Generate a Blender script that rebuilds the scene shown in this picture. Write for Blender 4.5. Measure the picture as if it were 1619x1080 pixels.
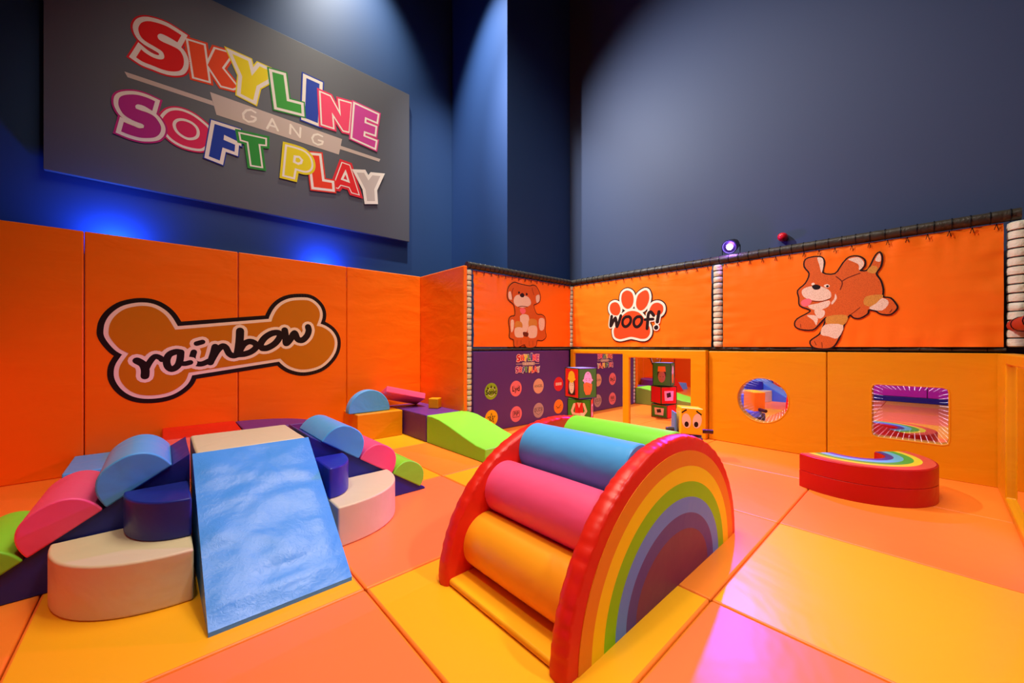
import bpy, bmesh, math, random
from mathutils import Vector, Matrix, noise
from mathutils.geometry import tessellate_polygon
random.seed(7)
C = bpy.context.scene.collection
sc = bpy.context.scene
PI = math.pi
for o in list(bpy.data.objects):
    bpy.data.objects.remove(o)

# ------------------------------------------------------------------ camera, exposure, world, lights
cam = bpy.data.cameras.new('camera'); camo = bpy.data.objects.new('camera', cam); C.objects.link(camo)
camo.location = (0, 0, 1.24)
camo.rotation_euler = (PI/2, 0, math.radians(47.7 - 90))
cam.sensor_width = 36; cam.lens = 608/1619*36; cam.shift_y = 8/1619; cam.clip_start = .05
sc.camera = camo
sc.view_settings.view_transform = 'Standard'; sc.view_settings.look = 'None'
sc.view_settings.gamma = 1; sc.view_settings.use_curve_mapping = False
sc.view_settings.exposure = -0.06
w = bpy.data.worlds.new('world'); sc.world = w; w.use_nodes = True
w.node_tree.nodes['Background'].inputs[0].default_value = (.45, .42, .45, 1)
w.node_tree.nodes['Background'].inputs[1].default_value = 0.25

def aim(o, to):
    o.rotation_euler = (Vector(to) - o.location).to_track_quat('-Z', 'Y').to_euler()
def area(name, loc, to, size, power, col, sy=None, spread=180):
    l = bpy.data.lights.new(name, 'AREA'); l.energy = power; l.color = col; l.size = size
    if sy: l.shape = 'RECTANGLE'; l.size_y = sy
    l.spread = math.radians(spread)
    o = bpy.data.objects.new(name, l); C.objects.link(o); o.location = loc; aim(o, to); return o
def spot(name, loc, to, power, col, ang, blend=.6, rad=.06):
    l = bpy.data.lights.new(name, 'SPOT'); l.energy = power; l.color = col
    l.spot_size = math.radians(ang); l.spot_blend = blend; l.shadow_soft_size = rad
    o = bpy.data.objects.new(name, l); C.objects.link(o); o.location = loc; aim(o, to); return o
WARM = (1, .86, .70)
area('ceiling_panel_light', (2.2, 2.0, 7.4), (2.4, 2.4, 0), 3.0, 150, WARM, spread=120)
spot('overhead_spot', (1.6, .4, 6.6), (3.2, 2.6, 0), 560, WARM, 75, .8, .18)
spot('overhead_spot', (-.4, 1.6, 6.6), (1.2, 3.2, 0), 330, WARM, 75, .8, .18)
spot('overhead_spot', (3.0, -2.6, 5.6), (1.9, .9, .3), 640, (.86, .92, 1), 36, .9, .2)  # added front fill for the climber's near face, no fixture behind it
spot('wall_washer_sign', (2.2, 5.2, 8.3), (2.3, 6.3, 6.0), 1100, (1, .95, .80), 66, 1, .1)
spot('sign_fill', (1.6, .6, 7.2), (.9, 6.2, 4.2), 300, (1, .93, .84), 36, .8, .1)  # added fill that brightens the sign's left part, no fixture behind it
spot('wall_washer_column', (3.0, 4.75, 8.5), (4.15, 5.0, 4.0), 3200, (.90, .95, 1), 56, 1, .08)
spot('wall_washer_right', (1.8, 5.08, 6.6), (5.745, 1.7, 3.3), 1700, (.84, .88, 1), 80, 1, .04)
spot('violet_spot', (5.37, 1.79, 2.50), (1.7, 1.55, 0), 640, (.52, .04, .90), 92, .25, .035)
for x in (-.40, 1.80):
    area('blue_uplight', (x, 6.1, 2.36), (x, 6.32, 2.8), .12, 26, (.04, .14, 1))

# ------------------------------------------------------------------ materials
M = {}
def srgb(c):
    if isinstance(c, str):
        c = [int(c[i:i+2], 16)/255 for i in (0, 2, 4)]
    return tuple(x/12.92 if x <= .04045 else ((x+.055)/1.055)**2.4 for x in c) + (1,)
def mat(name, col, rough=.5, kind='vinyl', metal=0, bump=.25, scale=3.0, coat=0, emit=None, es=1, spec=.36, stretch=None):
    if name in M: return M[name]
    m = bpy.data.materials.new(name); m.use_nodes = True; nt = m.node_tree
    b = nt.nodes['Principled BSDF']; b.inputs['Base Color'].default_value = srgb(col)
    b.inputs['Roughness'].default_value = rough; b.inputs['Metallic'].default_value = metal
    b.inputs['Specular IOR Level'].default_value = spec
    if coat: b.inputs['Coat Weight'].default_value = coat; b.inputs['Coat Roughness'].default_value = .12
    if emit:
        b.inputs['Emission Color'].default_value = srgb(emit); b.inputs['Emission Strength'].default_value = es
    if kind == 'vinyl':
        tc = nt.nodes.new('ShaderNodeTexCoord')
        n1 = nt.nodes.new('ShaderNodeTexNoise'); n1.inputs['Scale'].default_value = scale
        n1.inputs['Detail'].default_value = 3; n1.inputs['Distortion'].default_value = .5
        n2 = nt.nodes.new('ShaderNodeTexNoise'); n2.inputs['Scale'].default_value = 260; n2.inputs['Detail'].default_value = 1
        mp = nt.nodes.new('ShaderNodeMapping')
        if stretch: mp.inputs['Rotation'].default_value = (.35, .35, 0); mp.inputs['Scale'].default_value = stretch
        nt.links.new(tc.outputs['Object'], mp.inputs['Vector']); nt.links.new(mp.outputs[0], n1.inputs['Vector'])
        nt.links.new(tc.outputs['Object'], n2.inputs['Vector'])
        b1 = nt.nodes.new('ShaderNodeBump'); b1.inputs['Strength'].default_value = bump; b1.inputs['Distance'].default_value = .05
        b2 = nt.nodes.new('ShaderNodeBump'); b2.inputs['Strength'].default_value = .06; b2.inputs['Distance'].default_value = .002
        nt.links.new(n1.outputs['Fac'], b1.inputs['Height']); nt.links.new(n2.outputs['Fac'], b2.inputs['Height'])
        nt.links.new(b1.outputs['Normal'], b2.inputs['Normal']); nt.links.new(b2.outputs['Normal'], b.inputs['Normal'])
    elif kind == 'plaster':
        tc = nt.nodes.new('ShaderNodeTexCoord')
        n1 = nt.nodes.new('ShaderNodeTexNoise'); n1.inputs['Scale'].default_value = 90
        nt.links.new(tc.outputs['Object'], n1.inputs['Vector'])
        b1 = nt.nodes.new('ShaderNodeBump'); b1.inputs['Strength'].default_value = .08; b1.inputs['Distance'].default_value = .003
        nt.links.new(n1.outputs['Fac'], b1.inputs['Height']); nt.links.new(b1.outputs['Normal'], b.inputs['Normal'])
    elif kind == 'fur':
        tc = nt.nodes.new('ShaderNodeTexCoord')
        n1 = nt.nodes.new('ShaderNodeTexNoise'); n1.inputs['Scale'].default_value = 130; n1.inputs['Detail'].default_value = 4
        mx = nt.nodes.new('ShaderNodeMixRGB'); mx.blend_type = 'MIX'
        c = srgb(col); mx.inputs[1].default_value = (c[0]*.78, c[1]*.68, c[2]*.6, 1); mx.inputs[2].default_value = c
        rp = nt.nodes.new('ShaderNodeMapRange'); rp.inputs[1].default_value = .35; rp.inputs[2].default_value = .55
        nt.links.new(tc.outputs['Object'], n1.inputs['Vector']); nt.links.new(n1.outputs['Fac'], rp.inputs[0])
        nt.links.new(rp.outputs[0], mx.inputs[0]); nt.links.new(mx.outputs[0], b.inputs['Base Color'])
    M[name] = m
    return m
ORW = mat('orange_wall_vinyl', 'FF7600', .42, bump=.22, scale=1.8, stretch=(1, 1, 2.6))
BAN = mat('orange_banner_vinyl', 'FF7812', .38, bump=.26, scale=1.2, stretch=(.9, .9, 2.6))
YEL = mat('amber_vinyl', 'E29400', .40, bump=.24, scale=1.8, stretch=(1, 1, 2.5))
FY = mat('amber_floor_vinyl', 'FFB41A', .34, bump=.22, scale=1.6)
FO = mat('orange_floor_vinyl', 'FF8A2C', .36, bump=.22, scale=1.6)
FC = mat('coral_floor_vinyl', 'FF8046', .36, bump=.22, scale=1.6)
NAVY = mat('navy_wall_paint', '22406E', .55, 'plaster')
NAVR = mat('slate_wall_paint', '3C4864', .55, 'plaster')
NV = mat('navy_vinyl', '1E2A86', .38, bump=.3)
RB = mat('royal_blue_vinyl', '2A30A8', .34, bump=.3)
SKY = mat('sky_blue_vinyl', '56B0F4', .36, bump=.3)
def slide_mat():
    m = mat('slide_blue_vinyl', '4C9CEE', .30, bump=.30, scale=3)
    nt = m.node_tree; b = nt.nodes['Principled BSDF']
    tc = nt.nodes.new('ShaderNodeTexCoord')
    v = nt.nodes.new('ShaderNodeTexNoise'); v.inputs['Scale'].default_value = 26; v.inputs['Detail'].default_value = 5
    v.inputs['Distortion'].default_value = 2.5
    rr = nt.nodes.new('ShaderNodeMapRange'); rr.inputs[1].default_value = .48; rr.inputs[2].default_value = .6
    nt.links.new(tc.outputs['Object'], v.inputs['Vector']); nt.links.new(v.outputs['Fac'], rr.inputs[0])
    bp = nt.nodes.new('ShaderNodeBump'); bp.inputs['Strength'].default_value = .11; bp.inputs['Distance'].default_value = .004
    old = b.inputs['Normal'].links[0].from_socket
    nt.links.new(rr.outputs[0], bp.inputs['Height']); nt.links.new(old, bp.inputs['Normal'])
    nt.links.new(bp.outputs['Normal'], b.inputs['Normal'])
    return m
SLB = slide_mat()
PINK = mat('pink_vinyl', 'FF5A88', .38, bump=.3)
GRN = mat('lime_vinyl', '8AE63A', .40, bump=.25)
BEI = mat('beige_vinyl', 'DECFA6', .40, bump=.25)
RED = mat('red_vinyl', 'E8240E', .38, bump=.3)
REDS = mat('red_seat_vinyl', 'B80A06', .36, bump=.35)
PUR = mat('purple_vinyl', '63307E', .42, bump=.2)
PURB = mat('violet_board_vinyl', '5A3080', .40, bump=.12)
MAG = mat('magenta_vinyl', 'D436C4', .4)
ORR = mat('orange_roller_vinyl', 'FFA41A', .38, bump=.25)
VIO = mat('violet_vinyl', '7A4BE0', .38)
BLK = mat('black_padding', '3A3226', .42, bump=.2, scale=20)
CRM = mat('cream_padding', 'DAD6B6', .5, bump=.3, scale=14)
TIE = mat('black_tie_plastic', '0A0909', .4, 'plain')
DARK = mat('dark_backing', '08080C', .8, 'plain')
MET = mat('dark_metal', '20202A', .35, 'plain', metal=.6)
S_CH = mat('charcoal_sign_face', '54545A', .5, 'plaster')
S_WH = mat('sign_off_white', 'F0E6D6', .6, 'plain', spec=.15)
P_WH = mat('print_cream', 'FBE6CE', .45, 'plain')
P_BK = mat('print_black', '1A0C0C', .45, 'plain')
P_BR = mat('print_amber_brown', 'CC7A00', .45, 'plain')
P_RO = mat('print_red_orange', 'F04A1A', .45, 'plain')
FUR1 = mat('print_brown_fur', 'DC641A', .6, 'fur')
FUR2 = mat('print_tan_fur', 'D99A3C', .55, 'fur')
FUR3 = mat('print_white_fur', 'F4DCC4', .55, 'fur')
P_PK = mat('print_pink', 'F4707C', .5, 'plain')
P_SH = mat('print_dark_brown', '6E2608', .5, 'plain')
def mirror_mat():
    m = bpy.data.materials.new('mirror'); m.use_nodes = True
    b = m.node_tree.nodes['Principled BSDF']
    b.inputs['Base Color'].default_value = (.86, .86, .88, 1); b.inputs['Metallic'].default_value = 1; b.inputs['Roughness'].default_value = .015
    return m
MIR = mirror_mat()
def halfmirror():
    m = bpy.data.materials.new('half_mirror_glass'); m.use_nodes = True; nt = m.node_tree
    b = nt.nodes['Principled BSDF']; b.inputs['Base Color'].default_value = (.9, .88, .95, 1); b.inputs['Metallic'].default_value = 1; b.inputs['Roughness'].default_value = .01
    t = nt.nodes.new('ShaderNodeBsdfTransparent'); mx = nt.nodes.new('ShaderNodeMixShader'); mx.inputs[0].default_value = .74
    nt.links.new(t.outputs[0], mx.inputs[1]); nt.links.new(b.outputs[0], mx.inputs[2])
    nt.links.new(mx.outputs[0], nt.nodes['Material Output'].inputs['Surface']); return m
HMIR = halfmirror()
LED = mat('white_led', 'FFFFFF', .5, 'plain', emit='F4F0FF', es=18)
LEDL = mat('violet_led_lens', 'FFFFFF', .5, 'plain', emit='B8A8FF', es=60)

# ------------------------------------------------------------------ mesh helpers
W = {}
class MB:
    def __init__(s): s.v = []; s.f = []; s.mi = []; s.mats = []
    def m(s, mt):
        if mt not in s.mats: s.mats.append(mt)
        return s.mats.index(mt)
    def add(s, vs, fs, mt):
        k = len(s.v); s.v += [tuple(p) for p in vs]; i = s.m(mt)
        for f in fs: s.f.append([k+j for j in f]); s.mi.append(i)
        return s
    def box(s, x0, x1, y0, y1, z0, z1, mt):
        vs = [(x, y, z) for x in (x0, x1) for y in (y0, y1) for z in (z0, z1)]
        return s.add(vs, [(0,1,3,2),(4,6,7,5),(0,4,5,1),(2,3,7,6),(0,2,6,4),(1,5,7,3)], mt)
    def prism(s, pts, ax, a0, a1, mt):
        def P(p, a): return {'z': (p[0], p[1], a), 'y': (p[0], a, p[1]), 'x': (a, p[0], p[1])}[ax]
        n = len(pts); vs = [P(p, a0) for p in pts] + [P(p, a1) for p in pts]
        fs = [list(range(n))[::-1], list(range(n, 2*n))] + [(i, (i+1) % n, n+(i+1) % n, n+i) for i in range(n)]
        return s.add(vs, fs, mt)
    def tube(s, pts, r, mt, seg=10, closed=False, cap=True):
        pts = [Vector(p) for p in pts]; n = len(pts); vs = []; fs = []
        rs = r if isinstance(r, (list, tuple)) else [r]*n
        up = None
        for i, p in enumerate(pts):
            a = pts[(i-1) % n] if (closed or i) else p; b = pts[(i+1) % n] if (closed or i < n-1) else p
            t = (b-a).normalized()
            if up is None:
                up = Vector((0, 0, 1)) if abs(t.z) < .9 else Vector((1, 0, 0))
            x = t.cross(up).normalized(); y = x.cross(t).normalized(); up = y
            for k in range(seg):
                g = 2*PI*k/seg; vs.append(p + (x*math.cos(g) + y*math.sin(g))*rs[i])
        for i in range(n if closed else n-1):
            for k in range(seg):
                j = (i+1) % n
                fs.append((i*seg+k, i*seg+(k+1) % seg, j*seg+(k+1) % seg, j*seg+k))
        if cap and not closed: fs += [list(range(seg))[::-1], list(range((n-1)*seg, n*seg))]
        return s.add(vs, fs, mt)
    def lathe(s, c, ax, prof, mt, seg=32):
        """prof: list of (a, r) along axis ax from centre c"""
        vs = []; fs = []; c = Vector(c)
        for a, r in prof:
            for k in range(seg):
                g = 2*PI*k/seg; u, v = r*math.cos(g), r*math.sin(g)
                vs.append(c + Vector({'z': (u, v, a), 'y': (u, a, v), 'x': (a, u, v)}[ax]))
        n = len(prof)
        for i in range(n-1):
            for k in range(seg): fs.append((i*seg+k, i*seg+(k+1) % seg, (i+1)*seg+(k+1) % seg, (i+1)*seg+k))
        fs += [list(range(seg))[::-1], list(range((n-1)*seg, n*seg))]
        return s.add(vs, fs, mt)

def tag(o, label=None, cat=None, group=None, kind=None):
    if label: o['label'] = label
    if cat: o['category'] = cat
    if group: o['group'] = group
    if kind: o['kind'] = kind
    return o
def empty(name, loc, label, cat, group=None):
    o = bpy.data.objects.new(name, None); C.objects.link(o); o.location = loc; o.empty_display_size = .1
    W[o.name] = Vector(loc); return tag(o, label, cat, group)
def build(name, mb, parent=None, bevel=0, segs=3, smooth=True, soft=None, origin=None, xf=None):
    if isinstance(mb, Ink): mb.finish()
    me = bpy.data.meshes.new(name)
    vs = [Vector(p) for p in mb.v]
    if xf: vs = [xf @ p for p in vs]
    if parent is not None: off = W[parent.name]
    elif origin is not None: off = Vector(origin)
    else:
        off = Vector(((min(p.x for p in vs)+max(p.x for p in vs))/2, (min(p.y for p in vs)+max(p.y for p in vs))/2, min(p.z for p in vs)))
    me.from_pydata([p-off for p in vs], [], mb.f)
    for mt in mb.mats: me.materials.append(mt)
    for p, i in zip(me.polygons, mb.mi): p.material_index = i
    bm = bmesh.new(); bm.from_mesh(me)
    bmesh.ops.recalc_face_normals(bm, faces=bm.faces)
    if bevel:
        es = [e for e in bm.edges if len(e.link_faces) == 2 and e.calc_face_angle(0) > math.radians(35)]
        bmesh.ops.bevel(bm, geom=es, offset=bevel, segments=segs, profile=.5, affect='EDGES', clamp_overlap=True)
    if soft:
        amp, scl, cuts = soft
        bmesh.ops.triangulate(bm, faces=[f for f in bm.faces if len(f.verts) > 4])
        bmesh.ops.subdivide_edges(bm, edges=[e for e in bm.edges if e.calc_length() > .07], cuts=cuts, use_grid_fill=True)
        bm.normal_update()
        for v in bm.verts:
            v.co += v.normal*amp*(noise.noise((v.co+off)*scl) + .4*noise.noise((v.co+off)*scl*2.7))
    if smooth:
        for f in bm.faces: f.smooth = True
    bm.to_mesh(me); bm.free()
    if smooth: me.set_sharp_from_angle(angle=math.radians(42))
    o = bpy.data.objects.new(name, me); C.objects.link(o)
    if parent is not None:
        o.parent = parent; W[o.name] = W[parent.name]
    else:
        o.location = off; W[o.name] = off.copy()
    if bevel:
        wn = o.modifiers.new('weighted', 'WEIGHTED_NORMAL'); wn.keep_sharp = True
    return o
def struct(name, mb, **k): return tag(build(name, mb, origin=(0, 0, 0), **k), kind='structure')

# flat prints -------------------------------------------------------
LAY = .00004
def area2(p): return sum(p[i][0]*p[(i+1) % len(p)][1]-p[(i+1) % len(p)][0]*p[i][1] for i in range(len(p)))/2
class Ink(MB):
    """prints on a vertical face; frame 'Y' (faces -Y, coords x,z) or 'X' (faces -X, coords y,z) or free frame"""
    def __init__(s, frame, at=0, base=.002, fn=None):
        super().__init__(); s.items = []; s.done = False; s.frame = frame; s.at = at; s.base = base; s.fn = fn
    def P(s, p, lay):
        d = s.base+lay*LAY
        if s.frame == 'Y': return (p[0], s.at-d, p[1])
        if s.frame == 'X': return (s.at-d, p[0], p[1])
        return tuple(s.fn(p[0], p[1], d))
    def poly(s, pts, mt, lay=0):
        ps = [Vector((a, b, 0)) for a, b in pts]
        tr = tessellate_polygon([ps])
        s.items.append((lay, pts, [t for t in tr if len(set(t)) == 3], mt)); return s
    def finish(s):
        """every patch sits a hair above the one before, lowest layers first"""
        if s.done: return s
        s.done = True
        for k_, (lay, pts, fs, mt) in enumerate(sorted(s.items, key=lambda q: q[0])):
            s.add([s.P(p, lay+k_*.2) for p in pts], fs, mt)
        return s
    def grow(s, pts, w_, mt, lay=0):
        """the polygon grown outwards by w_ with mitred corners"""
        if area2(pts) < 0: pts = pts[::-1]
        s.poly(pts, mt, lay); n = len(pts)
        N = []
        for i in range(n):
            a, b = pts[i], pts[(i+1) % n]; dx, dy = b[0]-a[0], b[1]-a[1]; L = math.hypot(dx, dy) or 1e-9
            N.append((dy/L, -dx/L))
            nn = N[-1]
            s.poly([a, (a[0]+nn[0]*w_, a[1]+nn[1]*w_), (b[0]+nn[0]*w_, b[1]+nn[1]*w_), b], mt, lay)
        for i in range(n):
            n0, n1 = N[i-1], N[i]; p = pts[i]
            if n0[0]*n1[1]-n0[1]*n1[0] > 1e-4:
                mx, my = n0[0]+n1[0], n0[1]+n1[1]; q = mx*mx+my*my
                k = min(2/q, 2.6/math.sqrt(q)) if q > 1e-6 else 0
                s.poly([p, (p[0]+n0[0]*w_, p[1]+n0[1]*w_), (p[0]+mx*k*w_, p[1]+my*k*w_), (p[0]+n1[0]*w_, p[1]+n1[1]*w_)], mt, lay)
        return s
    def disc(s, c, r, mt, lay=0, ry=None, rot=0, n=28):
        ry = ry or r; cr, sr = math.cos(rot), math.sin(rot)
        return s.poly([(c[0]+r*math.cos(t)*cr-ry*math.sin(t)*sr, c[1]+r*math.cos(t)*sr+ry*math.sin(t)*cr) for t in [2*PI*i/n for i in range(n)]], mt, lay)
    def stroke(s, pts, w_, mt, lay=0, cap=True, closed=False):
        h = w_/2; seq = list(pts)+([pts[0]] if closed else [])
        for a, b in zip(seq, seq[1:]):
            dx, dy = b[0]-a[0], b[1]-a[1]; L = math.hypot(dx, dy)
            if L < 1e-6: continue
            nx, ny = -dy/L*h, dx/L*h
            s.poly([(a[0]+nx, a[1]+ny), (b[0]+nx, b[1]+ny), (b[0]-nx, b[1]-ny), (a[0]-nx, a[1]-ny)], mt, lay)
        for p in (seq if cap else seq[1:-1]): s.disc(p, h, mt, lay, n=12)
        return s
def smooth_pts(p, closed=False, k=4):
    """Catmull-Rom through the given points"""
    n = len(p); out = []
    rng = range(n) if closed else range(n-1)
    for i in rng:
        g = (lambda j: p[j % n]) if closed else (lambda j: p[max(0, min(n-1, j))])
        a, b, c, d = g(i-1), g(i), g(i+1), g(i+2)
        for t in [q/k for q in range(k)]:
            out.append(tuple(.5*((2*b[e])+(-a[e]+c[e])*t+(2*a[e]-5*b[e]+4*c[e]-d[e])*t*t+(-a[e]+3*b[e]-3*c[e]+d[e])*t**3) for e in (0, 1)))
    if not closed: out.append(p[-1])
    return out
def sharp_smooth(p, lim=42, k=4):
    """rounds the gentle bends of a closed outline and keeps its corners"""
    n = len(p); cor = []
    for i in range(n):
        a, b, c = p[i-1], p[i], p[(i+1) % n]
        t = abs((math.atan2(c[1]-b[1], c[0]-b[0])-math.atan2(b[1]-a[1], b[0]-a[0])+PI) % (2*PI)-PI)
        if math.degrees(t) > lim: cor.append(i)
    if not cor: return smooth_pts(p, True, k)
    out = []
    for q, i in enumerate(cor):
        j = cor[(q+1) % len(cor)]; m = (j-i) % n or n
        seg = [p[(i+e) % n] for e in range(m+1)]
        out += smooth_pts(seg, False, k)[:-1] if m > 1 else [seg[0]]
    return out
def ell(cx, cy, rx, ry, rot=0, n=24):
    return [(cx+rx*math.cos(t)*math.cos(rot)-ry*math.sin(t)*math.sin(rot), cy+rx*math.cos(t)*math.sin(rot)+ry*math.sin(t)*math.cos(rot)) for t in [2*PI*i/n for i in range(n)]]
def text_polys(txt, size=1, offset=.02):
    cu = bpy.data.curves.new('t', 'FONT'); cu.body = txt; cu.size = size; cu.align_x = 'CENTER'; cu.align_y = 'CENTER'; cu.offset = offset
    o = bpy.data.objects.new('t', cu); C.objects.link(o)
    dg = bpy.context.evaluated_depsgraph_get(); me = o.evaluated_get(dg).to_mesh()
    vs = [(v.co.x, v.co.y) for v in me.vertices]; fs = [list(p.vertices) for p in me.polygons]
    o.evaluated_get(dg).to_mesh_clear(); bpy.data.objects.remove(o); bpy.data.curves.remove(cu)
    return vs, fs
def ink_text(ink, txt, c, size, mt, lay=0, offset=.02, sx=1, rot=0, flip=1):
    vs, fs = text_polys(txt, 1, offset); cr, sr = math.cos(rot), math.sin(rot)
    pts = []
    for x, y in vs:
        x *= size*sx; y *= size
        pts.append((c[0]+flip*(x*cr-y*sr), c[1]+x*sr+y*cr))
    ink.items.append((lay, pts, fs, mt))

# ------------------------------------------------------------------ the shell of the room
HT = 9.0
struct('wall_left', MB().box(-6, 4.2, 6.3, 6.4, 0, HT, NAVY))
struct('wall_column', MB().box(4.15, 5.95, 4.675, 6.3, 0, HT, NAVY))
struct('wall_right', MB().box(5.745, 5.95, -6, 4.675, 0, HT, NAVR))
struct('wall_back', MB().box(-6.1, 5.95, -6.1, -6, 0, HT, NAVR))
struct('wall_rear', MB().box(-6.1, -6, -6, 6.4, 0, HT, NAVR))
struct('ceiling', MB().box(-6.1, 5.95, -6.1, 6.4, HT, HT+.1, DARK))
Xe = [-1.67, -.45, .77, 1.99, 3.21, 4.43, 5.50]
Ye = [-1.70, -.48, .74, 1.96, 3.18, 4.40, 5.62]
TC = [  # columns along X, rows along Y
    [FO, FY, FO, FO, FY, FO],
    [FY, FO, FC, FY, FO, FO],
    [FO, FC, FY, FC, FY, FO],
    [FC, FY, FO, FY, FO, FY],
    [FO, FO, FO, FO, FO, FO],
    [FO, FO, FO, FO, FO, FO]]
fm = MB()
for i in range(6):
    for j in range(6):
        g = .0025
        fm.box(Xe[i]+g, Xe[i+1]-g, Ye[j]+g, Ye[j+1]-g, -.04, 0, TC[i][j])
fl = struct('floor', fm, bevel=.012, segs=3)
struct('floor_base', MB().box(-6.1, 5.95, -6.1, 6.4, -.1, -.035, DARK))

# ------------------------------------------------------------------ orange wall pads
PG = 'orange wall pads along the left wall'
def pad(name, x0, x1, y0, y1, z0, z1, mt, label, cat='wall pad', group=None, bevel=.015, soft=None):
    return tag(build(name, MB().box(x0, x1, y0, y1, z0, z1, mt), bevel=bevel, soft=soft), label, cat, group)
for (a, b, lab) in [(-1.25, -.563, 'tall orange wall pad at the left edge of the view'),
                    (-.557, .664, 'tall orange wall pad carrying the left half of the printed bone'),
                    (.670, 1.914, 'tall orange wall pad carrying the right half of the printed bone'),
                    (1.920, 3.066, 'plain tall orange wall pad behind the light blue half disc')]:
    pad('wall_pad', a, b, 5.55, 5.61, 0, 2.36, ORW, lab, group=PG, bevel=.012)
pad('wall_pad', 3.07, 3.13, 4.36, 5.61, 0, 2.36, ORW, 'tall orange pad turning the corner beside the dog banner', group=PG, bevel=.012)
# bone print spans two pads: built as print on a thing of its own
bone = [(-0.394,1.391),(-0.384,1.47),(-0.351,1.545),(-0.291,1.613),(-0.215,1.65),(-0.136,1.664),(-0.064,1.65),(0.002,1.604),(0.052,1.538),(0.105,1.423),(1.004,1.55),(1.024,1.618),(1.065,1.703),(1.126,1.772),(1.21,1.82),(1.318,1.843),(1.429,1.844),(1.509,1.794),(1.555,1.722),(1.561,1.634),(1.523,1.517),(1.602,1.498),(1.686,1.443),(1.74,1.361),(1.753,1.271),(1.728,1.168),(1.662,1.067),(1.567,0.987),(1.452,0.948),(1.34,0.942),(1.232,0.974),(1.158,1.025),(1.101,1.089),(0.218,0.952),(0.191,0.866),(0.138,0.8),(0.061,0.749),(-0.031,0.728),(-0.128,0.731),(-0.207,0.76),(-0.269,0.818),(-0.31,0.896),(-0.323,0.971),(-0.31,1.056),(-0.253,1.171),(-0.314,1.217),(-0.358,1.28),(-0.388,1.343)]
bone = sharp_smooth(bone, 40)
rootb = empty('printed_bone', (.63, 5.55, 1.1), 'large printed amber bone with white and black edge reading rainbow', 'wall print')
build('bone_edge', Ink('Y', 5.55).grow(bone, .082, P_BK, 0), rootb, smooth=False)
build('bone_line', Ink('Y', 5.55, .005).grow(bone, .036, P_WH, 2), rootb, smooth=False)
build('bone_shape', Ink('Y', 5.55, .0075).poly(bone, P_BR, 4), rootb, smooth=False)
RW = [
 ('r', [([(-0.192,1.094),(-0.148,1.057),(-0.13,0.996),(-0.132,0.932)], .052), ([(-0.13,0.99),(-0.096,1.077),(-0.056,1.135),(-0.015,1.12),(-0.001,1.1)], .040)]),
 ('a', [([(0.147,1.178),(0.108,1.183),(0.057,1.153),(0.036,1.091),(0.046,1.025),(0.08,0.996),(0.125,1.031),(0.145,1.099),(0.151,1.178)], .048), ([(0.149,1.157),(0.145,1.071),(0.182,1.052),(0.231,1.065)], .040)]),
 ('i', [([(0.261,1.179),(0.249,1.109),(0.276,1.055),(0.331,1.045),(0.392,1.076)], .044), ([(0.285,1.273),(0.336,1.292)], .040)]),
 ('n', [([(0.449,1.238),(0.432,1.153),(0.406,1.06)], .052), ([(0.411,1.075),(0.466,1.19),(0.514,1.244),(0.548,1.228),(0.579,1.157),(0.62,1.132),(0.66,1.145)], .050)]),
 ('b', [([(0.684,1.425),(0.68,1.322),(0.669,1.211),(0.66,1.15)], .062), ([(0.669,1.158),(0.715,1.261),(0.776,1.301),(0.833,1.279),(0.845,1.233),(0.799,1.182),(0.734,1.153),(0.669,1.147)], .052)]),
 ('o', [([(0.91,1.219),(0.887,1.262),(0.934,1.348),(1.014,1.406),(1.085,1.41),(1.095,1.363),(1.044,1.28),(0.964,1.224),(0.91,1.219)], .056)]),
 ('w', [([(1.149,1.447),(1.16,1.364),(1.165,1.281),(1.21,1.329),(1.26,1.414),(1.296,1.336),(1.351,1.324),(1.405,1.38),(1.427,1.449),(1.418,1.498)], .058)])]
for nm, ss in RW:
    ik = Ink('Y', 5.55, .0085)
    ss = [(p, wd*1.3) for p, wd in ss]
    for p, wd in ss: ik.stroke(smooth_pts(p), wd+.070, P_WH, 6)
    if nm in 'ao':
        ik.disc(tuple(sum(q[e] for q in ss[0][0])/len(ss[0][0]) for e in (0, 1)), .06, P_WH, 6)
    for p, wd in ss: ik.stroke(smooth_pts(p), wd, P_BK, 8)
    build('letter', ik, rootb, smooth=False)

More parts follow.
